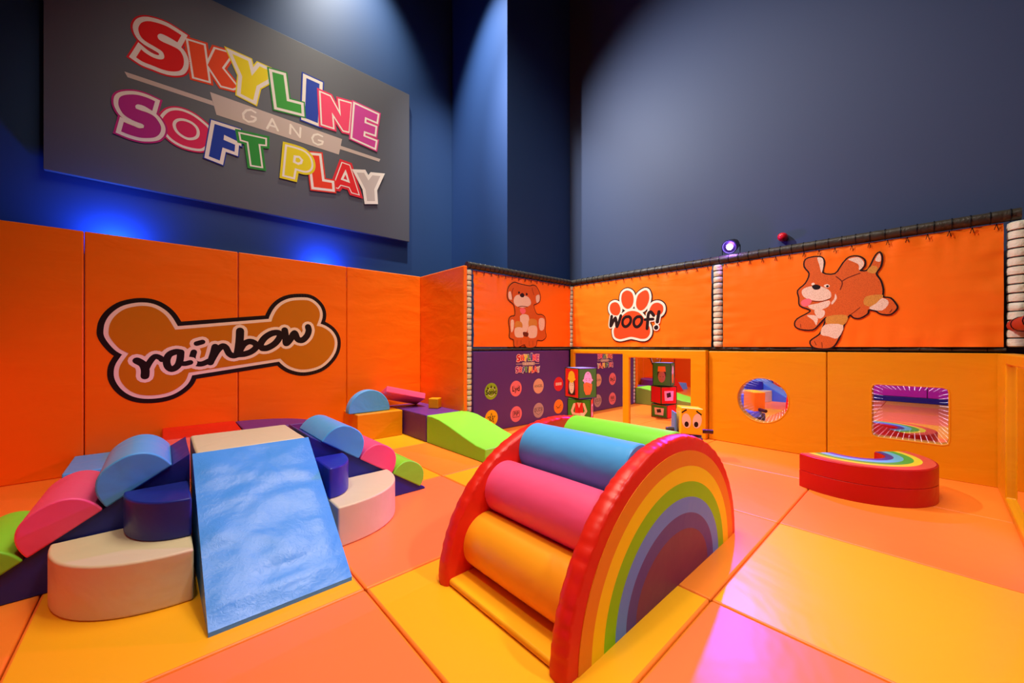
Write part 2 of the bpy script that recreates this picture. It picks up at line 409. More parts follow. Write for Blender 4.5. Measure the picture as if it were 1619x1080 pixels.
# ------------------------------------------------------------------ the big sign
SY = 6.2
sign = empty('wall_sign', (1.16, 6.3, 3.1), 'big dark grey sign with rainbow coloured soft play lettering on the left wall', 'sign')
bx = [(-0.908,3.077),(3.209,3.076),(3.201,5.659),(0.5,5.677)]
X0, X1, Z0, Z1 = bx[0][0], bx[1][0], bx[0][1], bx[2][1]
build('sign_panel', MB().box(X0, X1, SY, SY+.06, Z0, Z1, S_CH), sign, bevel=.004, segs=2)
build('sign_batten', MB().box(X0+.2, X1-.2, SY+.058, SY+.10, Z0+.15, Z1-.15, DARK), sign)
GREY = mat('sign_warm_grey', 'C4B0A2', .5, 'plain')
def pm(h): return mat('sign_'+h, h, .6, 'plain', spec=.15)
LET = [ # polygons, fill, rim, white width, rim width, rings
 ([[(0.175,5.045),(0.106,5.066),(0.035,5.08),(-0.044,5.073),(-0.113,5.053),(-0.164,5.015),(-0.193,4.964),(-0.203,4.901),(-0.18,4.832),(-0.134,4.799),(-0.062,4.779),(-0.001,4.757),(0.019,4.714),(0.012,4.675),(-0.023,4.651),(-0.079,4.646),(-0.138,4.663),(-0.18,4.688),(-0.222,4.574),(-0.164,4.551),(-0.079,4.547),(-0.001,4.543),(0.07,4.554),(0.134,4.584),(0.17,4.62),(0.193,4.68),(0.198,4.75),(0.184,4.81),(0.152,4.854),(0.088,4.869),(0.017,4.873),(-0.027,4.885),(-0.04,4.92),(-0.023,4.953),(0.008,4.964),(0.07,4.956),(0.138,4.938)]], 'E01818', 'D81E26', .046, .018, []),
 ([[(0.238,5.016),(0.389,5.037),(0.437,4.608),(0.294,4.591)], [(0.427,4.807),(0.504,5.049),(0.645,5.071),(0.648,5.01),(0.572,4.841),(0.734,4.669),(0.685,4.624),(0.565,4.608)]], 'EF4D1E', 'E8481E', .022, .022, []),
 ([[(0.68,5.076),(0.854,5.071),(0.895,4.891),(0.984,5.062),(1.077,5.059),(1.083,4.931),(0.95,4.781),(0.91,4.568),(0.771,4.594),(0.788,4.833)]], 'F0DC1C', 'F0DC1C', .042, .014, []),
 ([[(1.13,5.055),(1.269,5.077),(1.311,4.729),(1.493,4.754),(1.5,4.627),(1.187,4.588)]], '3FA23A', '2F8F38', .036, .018, []),
 ([[(1.563,5.175),(1.742,5.17),(1.72,4.575),(1.542,4.582)]], '2440A8', '2038A0', .045, .018, []),
 ([[(1.757,5.048),(1.892,5.046),(2.049,4.809),(2.03,5.047),(2.203,5.071),(2.166,4.616),(2.086,4.606),(1.917,4.816),(1.934,4.589),(1.779,4.582)]], 'F2486C', 'E83A62', .022, .026, []),
 ([[(2.263,5.088),(2.633,5.071),(2.615,4.942),(2.423,4.948),(2.414,4.849),(2.597,4.851),(2.583,4.721),(2.406,4.715),(2.397,4.627),(2.601,4.62),(2.583,4.504),(2.222,4.541)]], 'CC4494', 'DC4482', .028, .020, []),
 ([[(-0.061,4.132),(-0.122,4.144),(-0.196,4.144),(-0.259,4.125),(-0.321,4.089),(-0.356,4.043),(-0.364,3.977),(-0.351,3.921),(-0.321,3.871),(-0.277,3.845),(-0.223,3.829),(-0.173,3.823),(-0.154,3.809),(-0.159,3.781),(-0.196,3.764),(-0.241,3.772),(-0.285,3.779),(-0.321,3.787),(-0.342,3.671),(-0.277,3.658),(-0.196,3.656),(-0.122,3.676),(-0.056,3.713),(-0.018,3.773),(-0.008,3.842),(-0.028,3.899),(-0.066,3.949),(-0.122,3.971),(-0.177,3.974),(-0.223,3.98),(-0.227,4.008),(-0.205,4.035),(-0.15,4.036),(-0.085,4.008)]], 'B0287C', 'C02878', .038, .018, []),
 ([[(0.001,3.943),(0.06,4.058),(0.149,4.112),(0.262,4.107),(0.367,4.054),(0.438,3.984),(0.432,3.844),(0.378,3.737),(0.304,3.705),(0.19,3.703),(0.099,3.737),(0.04,3.795),(0.006,3.86)]], 'E02A58', 'D8285C', .030, .018, [[(0.124,3.932),(0.149,3.979),(0.2,4.002),(0.267,3.994),(0.312,3.95),(0.316,3.884),(0.288,3.839),(0.231,3.814),(0.169,3.836),(0.134,3.876)]]),
 ([[(0.496,4.083),(0.733,4.082),(0.737,3.946),(0.594,3.98),(0.588,3.914),(0.71,3.893),(0.704,3.797),(0.577,3.811),(0.549,3.632),(0.438,3.651)]], '1E3A9C', '1C3696', .040, .012, []),
 ([[(0.765,4.058),(1.048,4.089),(1.048,4.012),(0.969,3.995),(1.003,3.697),(0.89,3.684),(0.854,3.983),(0.777,3.982)]], '2F9436', '2F8F38', .020, .030, []),
 ([[(1.311,4.079),(1.434,4.084),(1.537,4.072),(1.608,4.008),(1.628,3.91),(1.598,3.836),(1.526,3.801),(1.411,3.804),(1.389,3.664),(1.278,3.663)]], 'E6D41C', 'E6D41C', .026, .030, [[(1.423,3.957),(1.462,3.964),(1.485,3.942),(1.477,3.911),(1.448,3.894),(1.417,3.901)]]),
 ([[(1.608,4.059),(1.734,4.088),(1.777,3.72),(1.914,3.735),(1.921,3.64),(1.661,3.602)]], 'EC3E20', 'E23A28', .036, .020, []),
 ([[(2.067,4.088),(2.176,4.084),(2.32,3.669),(2.214,3.671),(2.176,3.745),(2.041,3.744),(2.004,3.684),(1.937,3.683)]], 'E4262A', 'DC2A34', .014, .036, [[(2.116,3.925),(2.086,3.85),(2.143,3.845)]]),
 ([[(2.286,4.006),(2.405,4.038),(2.476,3.936),(2.541,4.038),(2.675,4.066),(2.573,3.82),(2.585,3.628),(2.454,3.595),(2.426,3.779)]], 'C6B8AC', 'F0E6D6', .042, .006, [])]
ORD = [8, 0, 1, 2, 4, 3, 5, 6, 7, 10, 9, 12, 11, 13, 14]
LZ = {}
k = 0
order = [0, 1, 2, 4, 3, 5, 6, 8, 7, 9, 10, 12, 11, 13, 14]
order = [0, 1, 2, 4, 3, 5, 6, 8, 7, 9, 10, 13, 12, 11, 14]
def logo(ink_factory, full=True):
    res = []
    for q, i in enumerate(order):
        polys, fill, rim, wd, rd, rings = LET[i]
        if i in (0, 7): polys = [sharp_smooth(p, 55) for p in polys]
        if i == 8: polys = [smooth_pts(p, True) for p in polys]; rings = [smooth_pts(p, True) for p in rings]
        if i == 11: polys = [sharp_smooth(p, 50) for p in polys]
        base = 12+q*30; ik = ink_factory()
        if full:
            for p in polys: ik.grow(p, wd+rd, pm(rim), base)
        for p in polys: ik.grow(p, wd, S_WH, base+2)
        for p in polys: ik.poly(p, pm(fill), base+4)
        for r in rings:
            ik.grow(r, .03, S_WH, base+5); ik.poly(r, pm(rim), base+6)
        res.append(('letter', ik))
    ik = ink_factory()
    bars = [[(-0.317,4.367),(0.473,4.373),(0.491,4.317),(-0.291,4.315)], [(0.451,4.476),(2.07,4.465),(2.021,4.208),(0.516,4.213)], [(2.046,4.354),(2.683,4.355),(2.66,4.304),(2.038,4.299)]]
    for b in bars: ik.poly(b, GREY, 1)
    G4 = [[(0.936,4.415),(0.888,4.431),(0.835,4.403),(0.798,4.34),(0.806,4.279),(0.856,4.257),(0.914,4.284),(0.939,4.321),(0.939,4.344),(0.893,4.344)], [(1.072,4.251),(1.133,4.405),(1.201,4.27)], [(1.096,4.306),(1.182,4.31)],
          [(1.353,4.282),(1.359,4.414),(1.48,4.278),(1.487,4.417)], [(1.782,4.402),(1.722,4.412),(1.667,4.381),(1.642,4.323),(1.661,4.268),(1.719,4.253),(1.778,4.285),(1.791,4.328),(1.732,4.325)]]
    for g in G4: ik.stroke(g, .026, S_WH, 3)
    res.append(('divider_bar', ik)); return res
for nm, ik in logo(lambda: Ink('Y', SY, .0015)): build(nm, ik, sign, smooth=False)

# ------------------------------------------------------------------ padded fence: posts, rails, banners
def ties_on(parent, pts, ax, r, name='cable_tie'):
    base = None
    for p in pts:
        if base is None:
            mb = MB(); ring = []
            for k_ in range(16):
                g = 2*PI*k_/16; u, v = r*math.cos(g), r*math.sin(g)
                ring.append({'x': (0, u, v), 'y': (u, 0, v), 'z': (u, v, 0)}[ax])
            mb.tube(ring, .0045, TIE, 6, closed=True)
            base = build(name, mb, origin=(0, 0, 0)); o = base
        else:
            o = base.copy(); C.objects.link(o)
        o.parent = parent; o.location = Vector(p)-W[parent.name]
def rail(a, b, r, mt, label, ax, step, name='padded_rail', grp='padded rails of the fence'):
    a, b = Vector(a), Vector(b); L = (b-a).length; root = empty(name, (a+b)/2, label, 'rail', grp)
    n = max(2, int(L/.05)); pts = []; rs = []
    for i in range(n+1):
        pts.append(a+(b-a)*i/n); rs.append(r*(1+.05*noise.noise(Vector((i*.9, a.x, 3)))))
    build('foam_sleeve', MB().tube(pts, rs, mt, 16), root)
    ties_on(root, [a+(b-a)*(i+.5)/int(L/step) for i in range(int(L/step))], ax, r*1.03); return root
rail((3.14, 4.39, 2.381), (5.395, 4.39, 2.381), .047, BLK, 'black padded top rail above the sitting dog banner', 'x', .085)
rail((5.45, 4.42, 2.381), (5.45, -.50, 2.381), .052, BLK, 'black padded top rail along the right fence with many ties', 'y', .11)
rail((3.235, 4.40, 1.196), (5.42, 4.40, 1.196), .020, BLK, 'thin dark rail between purple board and sitting dog banner', 'x', .2)
rail((5.45, 4.36, 1.212), (5.45, -.42, 1.212), .018, BLK, 'thin dark rail between amber pads and the right fence banners', 'y', .2)
rail((5.375, -.47, 1.42), (3.5, -.47, 1.42), .055, mat('dark_red_padding', 'A02818', .5), 'dark red padded rail in front of net at right edge', 'x', .6)
def post(x, y, z0, z1, r, label):
    root = empty('padded_post', (x, y, z0), label, 'post', 'cream padded posts of the fence')
    mb = MB(); n = int((z1-z0)/.075); prof = []
    for i in range(n):
        za, zb = z0+(z1-z0)*i/n, z0+(z1-z0)*(i+1)/n; h = zb-za; q = 1+.06*noise.noise(Vector((i*3.1, x, y)))
        prof += [(za+.001-z0, r*.86), (za+h*.12-z0, r*q), (za+h*.5-z0, r*1.04*q), (za+h*.88-z0, r*q), (zb-.001-z0, r*.86)]
    mb.lathe((x, y, z0), 'z', prof, CRM, 18)
    build('foam_sleeve', mb, root)
    ties_on(root, [(x, y, z0+(z1-z0)*i/n) for i in range(1, n)], 'z', r*.93)
post(3.183, 4.41, .02, 2.318, .044, 'cream padded post beside the orange corner pad')
post(5.44, 4.40, 1.235, 2.315, .046, 'cream padded post in the far corner between two banners')
post(5.45, 1.93, 1.235, 2.315, .056, 'cream padded post between the paw print and running dog banners')
post(5.46, -.50, 1.235, 2.315, .075, 'thick cream padded post at the right edge above the dark red rail')

def banner(name, frame, at, u0, u1, z0, z1, label):
    """vinyl sheet with sagging folds towards its edges"""
    root = empty(name, ((u0+u1)/2, at, z0) if frame == 'Y' else (at, (u0+u1)/2, z0), label, 'banner', 'orange banners laced to the fence')
    nu = int((u1-u0)/.03); nz = int((z1-z0)/.03); vs = []; fs = []
    for i in range(nu+1):
        for j in range(nz+1):
            u = u0+(u1-u0)*i/nu; z = z0+(z1-z0)*j/nz
            e = min(i/nu, 1-i/nu)*(u1-u0); ez = min(j/nz, 1-j/nz)*(z1-z0)
            k_ = math.exp(-min(e, ez)/.13)
            d = .014*k_*noise.noise(Vector((u*7, z*7, 5)))+.012*math.exp(-e/.2)*noise.noise(Vector((u*2, z*16, 9)))+.012*math.exp(-ez/.16)*noise.noise(Vector((u*14, z*2, 2)))
            d += .002*noise.noise(Vector((u*2-z*2.5, z*1.5+u, 1)))
            zz = z+(.010*math.cos(u*2*PI/.12)*(1 if j == nz else 0))
            uu = u
            vs.append((uu, at+d, zz) if frame == 'Y' else (at+d, uu, zz))
    for i in range(nu):
        for j in range(nz):
            a = i*(nz+1)+j; fs.append((a, a+nz+1, a+nz+2, a+1))
    build('vinyl_sheet', MB().add(vs, fs, BAN), root)
    # the folded hem behind the lacing at the top
    hem = MB().box(u0, u1, at+.02, at+.026, z1-.03, z1+.025, ORW) if frame == 'Y' else MB().box(at+.02, at+.026, u0, u1, z1-.03, z1+.025, ORW)
    build('top_hem', hem, root)
    # lacing: short cords from eyelets to rail and post
    first = None; n = int((u1-u0)/.14)
    for i in range(n+1):
        u = u0+.04+(u1-u0-.08)*i/n
        if first is None:
            mb = MB(); 
            if frame == 'Y': mb.tube([(u-.012, at-.012, z1-.035), (u-.004, at-.014, z1), (u, at-.02, z1+.020)], .0028, TIE, 5); mb.tube([(u+.012, at-.012, z1-.03), (u+.004, at-.014, z1), (u, at-.02, z1+.020)], .0028, TIE, 5)
            else: mb.tube([(at-.012, u-.012, z1-.035), (at-.014, u-.004, z1), (at-.02, u, z1+.020)], .0028, TIE, 5); mb.tube([(at-.012, u+.012, z1-.03), (at-.014, u+.004, z1), (at-.02, u, z1+.020)], .0028, TIE, 5)
            first = build('lacing_cord', mb, root); u00 = u
        else:
            o = first.copy(); C.objects.link(o); o.parent = root
            o.location = (u-u00, 0, 0) if frame == 'Y' else (0, u-u00, 0)
    return root
b1 = banner('banner', 'Y', 4.375, 3.25, 5.385, 1.236, 2.295, 'orange banner printed with a sitting puppy above the purple board')
b2 = banner('banner', 'X', 5.42, 2.005, 4.345, 1.236, 2.295, 'orange banner printed with a paw and the word woof!')
b3 = banner('banner', 'X', 5.42, -.405, 1.86, 1.236, 2.295, 'orange banner printed with a running puppy beside the right post')

# paw and woof!
ik = Ink('X', 5.42, .007)
toes = [[(3.571,1.86),(3.549,1.932),(3.474,1.957),(3.405,1.921),(3.373,1.836),(3.405,1.756),(3.474,1.744),(3.543,1.785)], [(3.359,1.988),(3.335,2.089),(3.25,2.122),(3.166,2.071),(3.141,1.959),(3.177,1.862),(3.25,1.835),(3.324,1.883)],
        [(3.1,1.915),(3.067,2.031),(2.971,2.09),(2.908,2.074),(2.882,1.984),(2.908,1.88),(2.971,1.807),(3.035,1.794),(3.083,1.835)], [(2.877,1.8),(2.826,1.873),(2.746,1.887),(2.676,1.842),(2.665,1.766),(2.706,1.712),(2.786,1.708),(2.857,1.741)]]
padp = [(3.312,1.75),(3.233,1.79),(3.144,1.794),(3.056,1.764),(2.987,1.7),(2.929,1.609),(2.877,1.53),(2.872,1.433),(2.929,1.366),(3.014,1.358),(3.089,1.374),(3.188,1.391),(3.29,1.372),(3.382,1.358),(3.465,1.385),(3.494,1.448),(3.488,1.532),(3.405,1.611),(3.359,1.691)]
toes = [smooth_pts(t, True, 4) for t in toes]; padp = smooth_pts(padp, True, 3)
for p in toes+[padp]: ik.grow(p, .050, P_BK, 0)
for p in toes+[padp]: ik.grow(p, .035, P_WH, 2)
for p in toes+[padp]: ik.poly(p, P_RO, 4)
build('paw_print', ik, b2, smooth=False)
ik = Ink('X', 5.42, .011)
WS = [[(3.534,1.73),(3.551,1.576),(3.465,1.702),(3.435,1.561),(3.364,1.73)], [(3.278,1.707),(3.324,1.669),(3.335,1.608),(3.307,1.561),(3.255,1.559),(3.205,1.602),(3.188,1.662),(3.216,1.706),(3.278,1.707)],
      [(3.083,1.696),(3.127,1.659),(3.138,1.599),(3.111,1.55),(3.062,1.548),(3.014,1.594),(3.0,1.652),(3.024,1.695),(3.083,1.696)], [(2.811,1.704),(2.857,1.758),(2.896,1.724),(2.91,1.589),(2.917,1.512)], [(2.952,1.648),(2.821,1.65)],
      [(2.728,1.751),(2.756,1.606)], [(2.774,1.521),(2.77,1.523)]]
WW = [.052, .048, .048, .050, .042, .052, .066]
for p, wd in zip(WS, WW): ik.stroke(smooth_pts(p), wd+.034, P_WH, 6)
for i in (1, 2): ik.disc((sum(q[0] for q in WS[i])/9, sum(q[1] for q in WS[i])/9), .05, P_WH, 6)
for p, wd in zip(WS, WW): ik.stroke(smooth_pts(p), wd, P_BK, 8)
build('woof_lettering', ik, b2, smooth=False)

# sitting puppy (plain generic puppy)
def V(l): return smooth_pts(l, True, 3)
ik = Ink('Y', 4.375, .007)
sil = [(4.02,2.227),(3.917,2.157),(3.883,2.061),(3.901,1.959),(4.004,1.897),(4.036,1.829),(4.036,1.717),(3.948,1.695),(3.909,1.623),(3.933,1.496),(3.925,1.38),(4.012,1.346),(4.02,1.252),(4.108,1.235),(4.24,1.277),(4.274,1.235),(4.394,1.226),(4.499,1.253),(4.526,1.346),(4.644,1.341),(4.74,1.406),(4.717,1.507),(4.727,1.697),(4.644,1.762),(4.517,1.768),(4.446,1.905),(4.517,1.941),(4.589,1.99),(4.598,2.091),(4.517,2.208),(4.429,2.226),(4.351,2.205),(4.125,2.217)]
ik.grow(V(sil), .012, P_BK, 0); ik.poly(V(sil), FUR1, 2)
for p, mt, l in [([(4.092,2.045),(4.02,1.992),(4.012,1.921),(4.068,1.866),(4.207,1.852),(4.359,1.899),(4.385,1.962),(4.325,2.03),(4.224,2.045)], FUR3, 4), ([(4.141,1.717),(4.325,1.739),(4.334,1.581),(4.274,1.458),(4.207,1.468)], FUR3, 4),
              ([(4.036,1.523),(4.19,1.534),(4.215,1.409),(4.19,1.384),(4.044,1.394)], FUR3, 5), ([(4.334,1.557),(4.517,1.569),(4.517,1.414),(4.429,1.376),(4.325,1.399)], FUR3, 5),
              ([(3.948,1.637),(4.012,1.639),(4.004,1.51),(3.956,1.462)], FUR3, 5), ([(4.571,1.69),(4.699,1.696),(4.689,1.531),(4.589,1.516)], FUR3, 5),
              ([(3.901,2.063),(3.948,2.079),(3.972,1.964),(3.909,1.971)], FUR3, 5), ([(4.499,2.058),(4.58,2.09),(4.58,1.99),(4.517,1.954)], FUR3, 5),
              ([(4.052,1.629),(4.174,1.623),(4.19,1.534),(4.044,1.523)], FUR2, 4), ([(4.351,1.679),(4.508,1.674),(4.517,1.569),(4.342,1.563)], FUR2, 4),
              ([(4.141,1.824),(4.19,1.851),(4.257,1.831),(4.261,1.783),(4.207,1.75),(4.157,1.771)], P_PK, 7), ([(4.21,1.469),(4.325,1.459),(4.308,1.398),(4.224,1.409)], P_SH, 5)]:
    ik.poly(V(p), mt, l)
ik.stroke(smooth_pts([(4.108,1.857),(4.19,1.875),(4.308,1.871)]), .012, P_SH, 8)
ik.poly(V([(4.138,2.049),(4.19,2.084),(4.237,2.059),(4.22,2.021),(4.166,2.016)]), P_BK, 8)
ik.poly(V([(4.1,2.088),(4.128,2.102),(4.141,2.08),(4.116,2.059)]), P_BK, 8); ik.poly(V([(4.266,2.079),(4.294,2.094),(4.312,2.071),(4.283,2.051)]), P_BK, 8)
ik.stroke(smooth_pts([(4.455,2.078),(4.429,2.125),(4.415,2.179)]), .01, P_SH, 6); ik.stroke(smooth_pts([(3.988,1.977),(3.972,2.058),(4.004,2.143)]), .01, P_SH, 6)
for a in ([(4.084,1.335),(4.079,1.264)], [(4.166,1.336),(4.166,1.276)], [(4.342,1.326),(4.346,1.247)], [(4.429,1.333),(4.432,1.259)]): ik.stroke(a, .006, P_SH, 6)
build('puppy_print', ik, b1, smooth=False)
# running puppy (plain generic puppy)
ik = Ink('X', 5.42, .007)
sil = [(0.908,2.242),(0.984,2.227),(0.993,2.149),(0.948,2.064),(0.984,1.956),(1.054,1.884),(1.044,1.803),(1.035,1.711),(0.953,1.665),(0.948,1.626),(1.063,1.553),(1.082,1.485),(1.035,1.444),(0.926,1.434),(0.872,1.488),(0.82,1.557),(0.799,1.55),(0.833,1.431),(0.864,1.366),(0.939,1.3),(0.917,1.239),(0.838,1.22),(0.76,1.233),(0.719,1.287),(0.685,1.383),(0.653,1.5),(0.608,1.582),(0.573,1.549),(0.526,1.544),(0.472,1.584),(0.461,1.625),(0.404,1.61),(0.368,1.578),(0.302,1.568),(0.257,1.62),(0.264,1.66),(0.302,1.723),(0.357,1.74),(0.357,1.819),(0.375,1.912),(0.408,1.988),(0.375,2.054),(0.364,2.143),(0.379,2.196),(0.408,2.161),(0.442,2.074),(0.476,2.023),(0.534,2.037),(0.495,2.083),(0.499,2.146),(0.549,2.187),(0.612,2.186),(0.661,2.13),(0.727,2.027),(0.838,2.054),(0.825,2.167),(0.846,2.226)]
ik.grow(V(sil), .014, P_BK, 0); ik.poly(V(sil), FUR1, 2)
for p, mt, l in [([(1.021,1.881),(0.953,1.918),(0.846,1.906),(0.769,1.843),(0.773,1.767),(0.881,1.749),(0.998,1.799)], FUR3, 6), ([(0.962,1.705),(0.881,1.721),(0.777,1.745),(0.786,1.681),(0.872,1.643),(0.944,1.67)], FUR3, 6),
              ([(0.881,2.232),(0.833,2.213),(0.829,2.124),(0.846,2.06),(0.864,2.151)], FUR3, 4), ([(0.62,2.171),(0.541,2.179),(0.499,2.125),(0.503,2.074),(0.534,2.042),(0.537,2.1),(0.581,2.138)], FUR3, 4),
              ([(0.404,2.15),(0.379,2.191),(0.368,2.144),(0.375,2.105),(0.408,2.12)], FUR3, 4), ([(0.472,2.022),(0.434,2.073),(0.39,2.046),(0.415,1.991)], FUR2, 4),
              ([(0.794,1.572),(0.629,1.573),(0.661,1.468),(0.794,1.485)], FUR2, 4), ([(0.816,1.48),(0.661,1.468),(0.706,1.33),(0.786,1.353),(0.851,1.377)], FUR3, 5),
              ([(0.48,1.76),(0.364,1.769),(0.36,1.729),(0.419,1.652),(0.495,1.679)], FUR2, 4), ([(0.357,1.733),(0.31,1.684),(0.36,1.607),(0.457,1.635),(0.404,1.682)], FUR3, 5),
              ([(0.975,1.594),(0.881,1.577),(0.89,1.478),(0.917,1.534)], FUR3, 5), ([(0.908,1.645),(0.82,1.639),(0.825,1.574),(0.872,1.554)], FUR3, 3),
              ([(0.727,1.817),(0.714,1.761),(0.752,1.7),(0.76,1.722),(0.735,1.763)], FUR3, 7),
              ([(1.018,1.767),(0.962,1.784),(0.93,1.753),(0.962,1.705),(1.007,1.698),(1.03,1.734)], P_PK, 9)]:
    ik.poly(V(p), mt, l)
ik.poly(V([(0.93,1.921),(0.894,1.934),(0.855,1.912),(0.864,1.88),(0.908,1.88)]), P_BK, 9); ik.stroke(smooth_pts([(0.93,1.753),(0.846,1.74),(0.769,1.766)]), .008, P_SH, 8)
ik.poly(V([(0.825,1.914),(0.794,1.927),(0.773,1.903),(0.799,1.887)]), P_WH, 8); ik.disc([(0.793,1.903)][0], .012, P_BK, 9)
ik.poly(V([(0.936,1.944),(0.917,1.959),(0.903,1.94),(0.921,1.926)]), P_WH, 7); ik.stroke(smooth_pts([(0.669,1.944),(0.62,1.975),(0.526,2.009)]), .01, P_SH, 6); ik.stroke(smooth_pts([(0.719,1.999),(0.669,1.934),(0.685,1.855)]), .01, P_SH, 6)
for a in ([(0.842,1.288),(0.838,1.228)], [(0.908,1.3),(0.89,1.255)], [(1.035,1.495),(1.03,1.458)], [(0.288,1.612),(0.302,1.583)], [(0.596,1.582),(0.526,1.65)]): ik.stroke(a, .006, P_SH, 6)
build('puppy_print', ik, b3, smooth=False)

# ------------------------------------------------------------------ purple board with badges
board = empty('play_board', (4.28, 4.36, 0), 'purple padded board printed with round colour badges below the sitting puppy', 'board')
build('padded_board', MB().box(3.24, 5.34, 4.36, 4.42, 0, 1.17, PURB), board, bevel=.012)
lx = [(4.038,1.132),(4.571,0.82)]
bx0, bx1 = X0, X1
allp = [p for L_ in LET for q in L_[0] for p in q]
sx0, sx1 = min(p[0] for p in allp), max(p[0] for p in allp); sz0, sz1 = min(p[1] for p in allp), max(p[1] for p in allp)
kx = (lx[1][0]-lx[0][0])/(sx1-sx0); kz = (lx[0][1]-lx[1][1])/(sz1-sz0)
mini = MB()
for nm, ik in logo(lambda: Ink('free', fn=lambda x, z, d: (lx[0][0]+(x-sx0)*kx, 4.357-(d-.002)*.25, lx[1][1]+(z-sz0)*kz))):
    ik.finish()
    for f, mi in zip(ik.f, ik.mi): mini.add([ik.v[j] for j in f], [list(range(len(f)))], ik.mats[mi])
build('soft_play_logo', mini, board, smooth=False)
BC = [(3.556,0.587),(4.05,0.59),(4.553,0.594),(5.052,0.595),(3.56,0.192),(4.054,0.195),(4.553,0.198),(5.052,0.208)]
BCOL = ['8FB81A', 'F07A84', 'E0B090', 'E01A20', 'F4C010', 'E8788C', 'B89CA0', 'F58A1E']
def bdg(i):
    ik = Ink('Y', 4.36, .001); c = BC[i]; R = .122
    ik.disc(c, R, mat('badge_'+BCOL[i], BCOL[i], .45, 'plain'), 0, n=40)
    def q(x, y): return (c[0]+x*R, c[1]+y*R)
    B_ = P_BK
    if i == 0:
        for r in (.55, .42, .28): ik.disc(q(.05, -.1), r*R, S_WH, 1); ik.disc(q(.05, -.1), (r-.05)*R, mat('badge_'+BCOL[0], BCOL[0]), 2)
        for k_, x in enumerate((-.5, 0, .5)): ik.poly([q(x-.16, .28+.12*(x == 0)), q(x+.16, .28+.12*(x == 0)), q(x*1.1, .62+.14*(x == 0))], B_, 3)
        ink_text(ik, 'Sonic', q(0, -.12), .095, B_, 4, .03)
    if i == 1:
        for x, h in ((-.55, .25), (-.38, .45), (-.2, .3), (.2, .3), (.38, .45), (.55, .25)): ik.stroke([q(x, -h*.6), q(x, h)], .005, mat('badge_line', '8A3040', .5, 'plain'), 1)
        ink_text(ik, 'Lyd', q(0, -.05), .115, B_, 2, .02)
    if i == 2: ink_text(ik, 'ANGEL', q(0, 0), .062, mat('badge_grey', '7A6A5C', .5, 'plain'), 1, .02)
    if i == 3:
        for x in (-.42, 0, .42): ik.poly([q(x-.18, -.18), q(x+.18, -.18), q(x+.18, .2), q(x-.18, .2)], S_WH, 1); ink_text(ik, 'BDD'[int(round(x/.42))+1], q(x, 0), .04, mat('badge_E01A20', 'E01A20'), 2)
    if i == 4:
        st = [q(.62*(1 if k_ % 2 == 0 else .42)*math.sin(k_*PI/5), .62*(1 if k_ % 2 == 0 else .42)*math.cos(k_*PI/5)) for k_ in range(10)]
        ik.stroke(st, .008, B_, 1, closed=True); ik.disc(q(-.15, .12), .01, B_, 1); ik.disc(q(.15, .12), .01, B_, 1); ink_text(ik, 'R.R', q(0, -.14), .05, B_, 1, .02)
    if i == 5:
        dk = mat('badge_plum', '6A2038', .5, 'plain')
        ik.stroke([q(-.5, -.38), q(.5, -.38), q(.58, -.3), q(.58, .3), q(.5, .38), q(-.5, .38), q(-.58, .3), q(-.58, -.3)], .009, dk, 1, closed=True); ink_text(ik, 'PiP', q(0, 0), .088, B_, 1, .02)
    if i == 6:
        dk = mat('badge_grey2', '6A5A68', .5, 'plain'); ik.stroke([q(-.62, .35), q(.62, .35), q(.62, -.25), q(0, -.6), q(-.62, -.25)], .007, dk, 1, closed=True); ink_text(ik, 'DUDE', q(0, .04), .075, dk, 2, .02)
    if i == 7: ik.stroke(smooth_pts([q(-.5, .1), q(-.1, -.15), q(.5, .2)]), .009, P_BK, 1); ik.stroke([q(-.4, -.25), q(.35, -.2)], .006, P_SH, 1)
    build('badge', ik, board, smooth=False)
for i in range(8): bdg(i)

# ------------------------------------------------------------------ amber pads and mirrors on the right
def slab(us, zs, holes, x0, x1, mt):
    """slab in the plane X, cut by rectangular cells"""
    mb = MB(); idx = {}; vs = []; fs = []
    def vid(i, j, k_):
        if (i, j, k_) not in idx: idx[(i, j, k_)] = len(vs); vs.append(((x0, x1)[k_], us[i], zs[j]))
        return idx[(i, j, k_)]
    nu, nz = len(us)-1, len(zs)-1
    solid = lambda i, j: 0 <= i < nu and 0 <= j < nz and (i, j) not in holes
    for i in range(nu):
        for j in range(nz):
            if not solid(i, j): continue
            for k_ in (0, 1): fs.append([vid(i, j, k_), vid(i+1, j, k_), vid(i+1, j+1, k_), vid(i, j+1, k_)])
            for (di, dj, a, b) in ((-1, 0, (i, j), (i, j+1)), (1, 0, (i+1, j), (i+1, j+1)), (0, -1, (i, j), (i+1, j)), (0, 1, (i, j+1), (i+1, j+1))):
                if not solid(i+di, j+dj): fs.append([vid(*a, 0), vid(*b, 0), vid(*b, 1), vid(*a, 1)])
    return mb.add(vs, fs, mt)
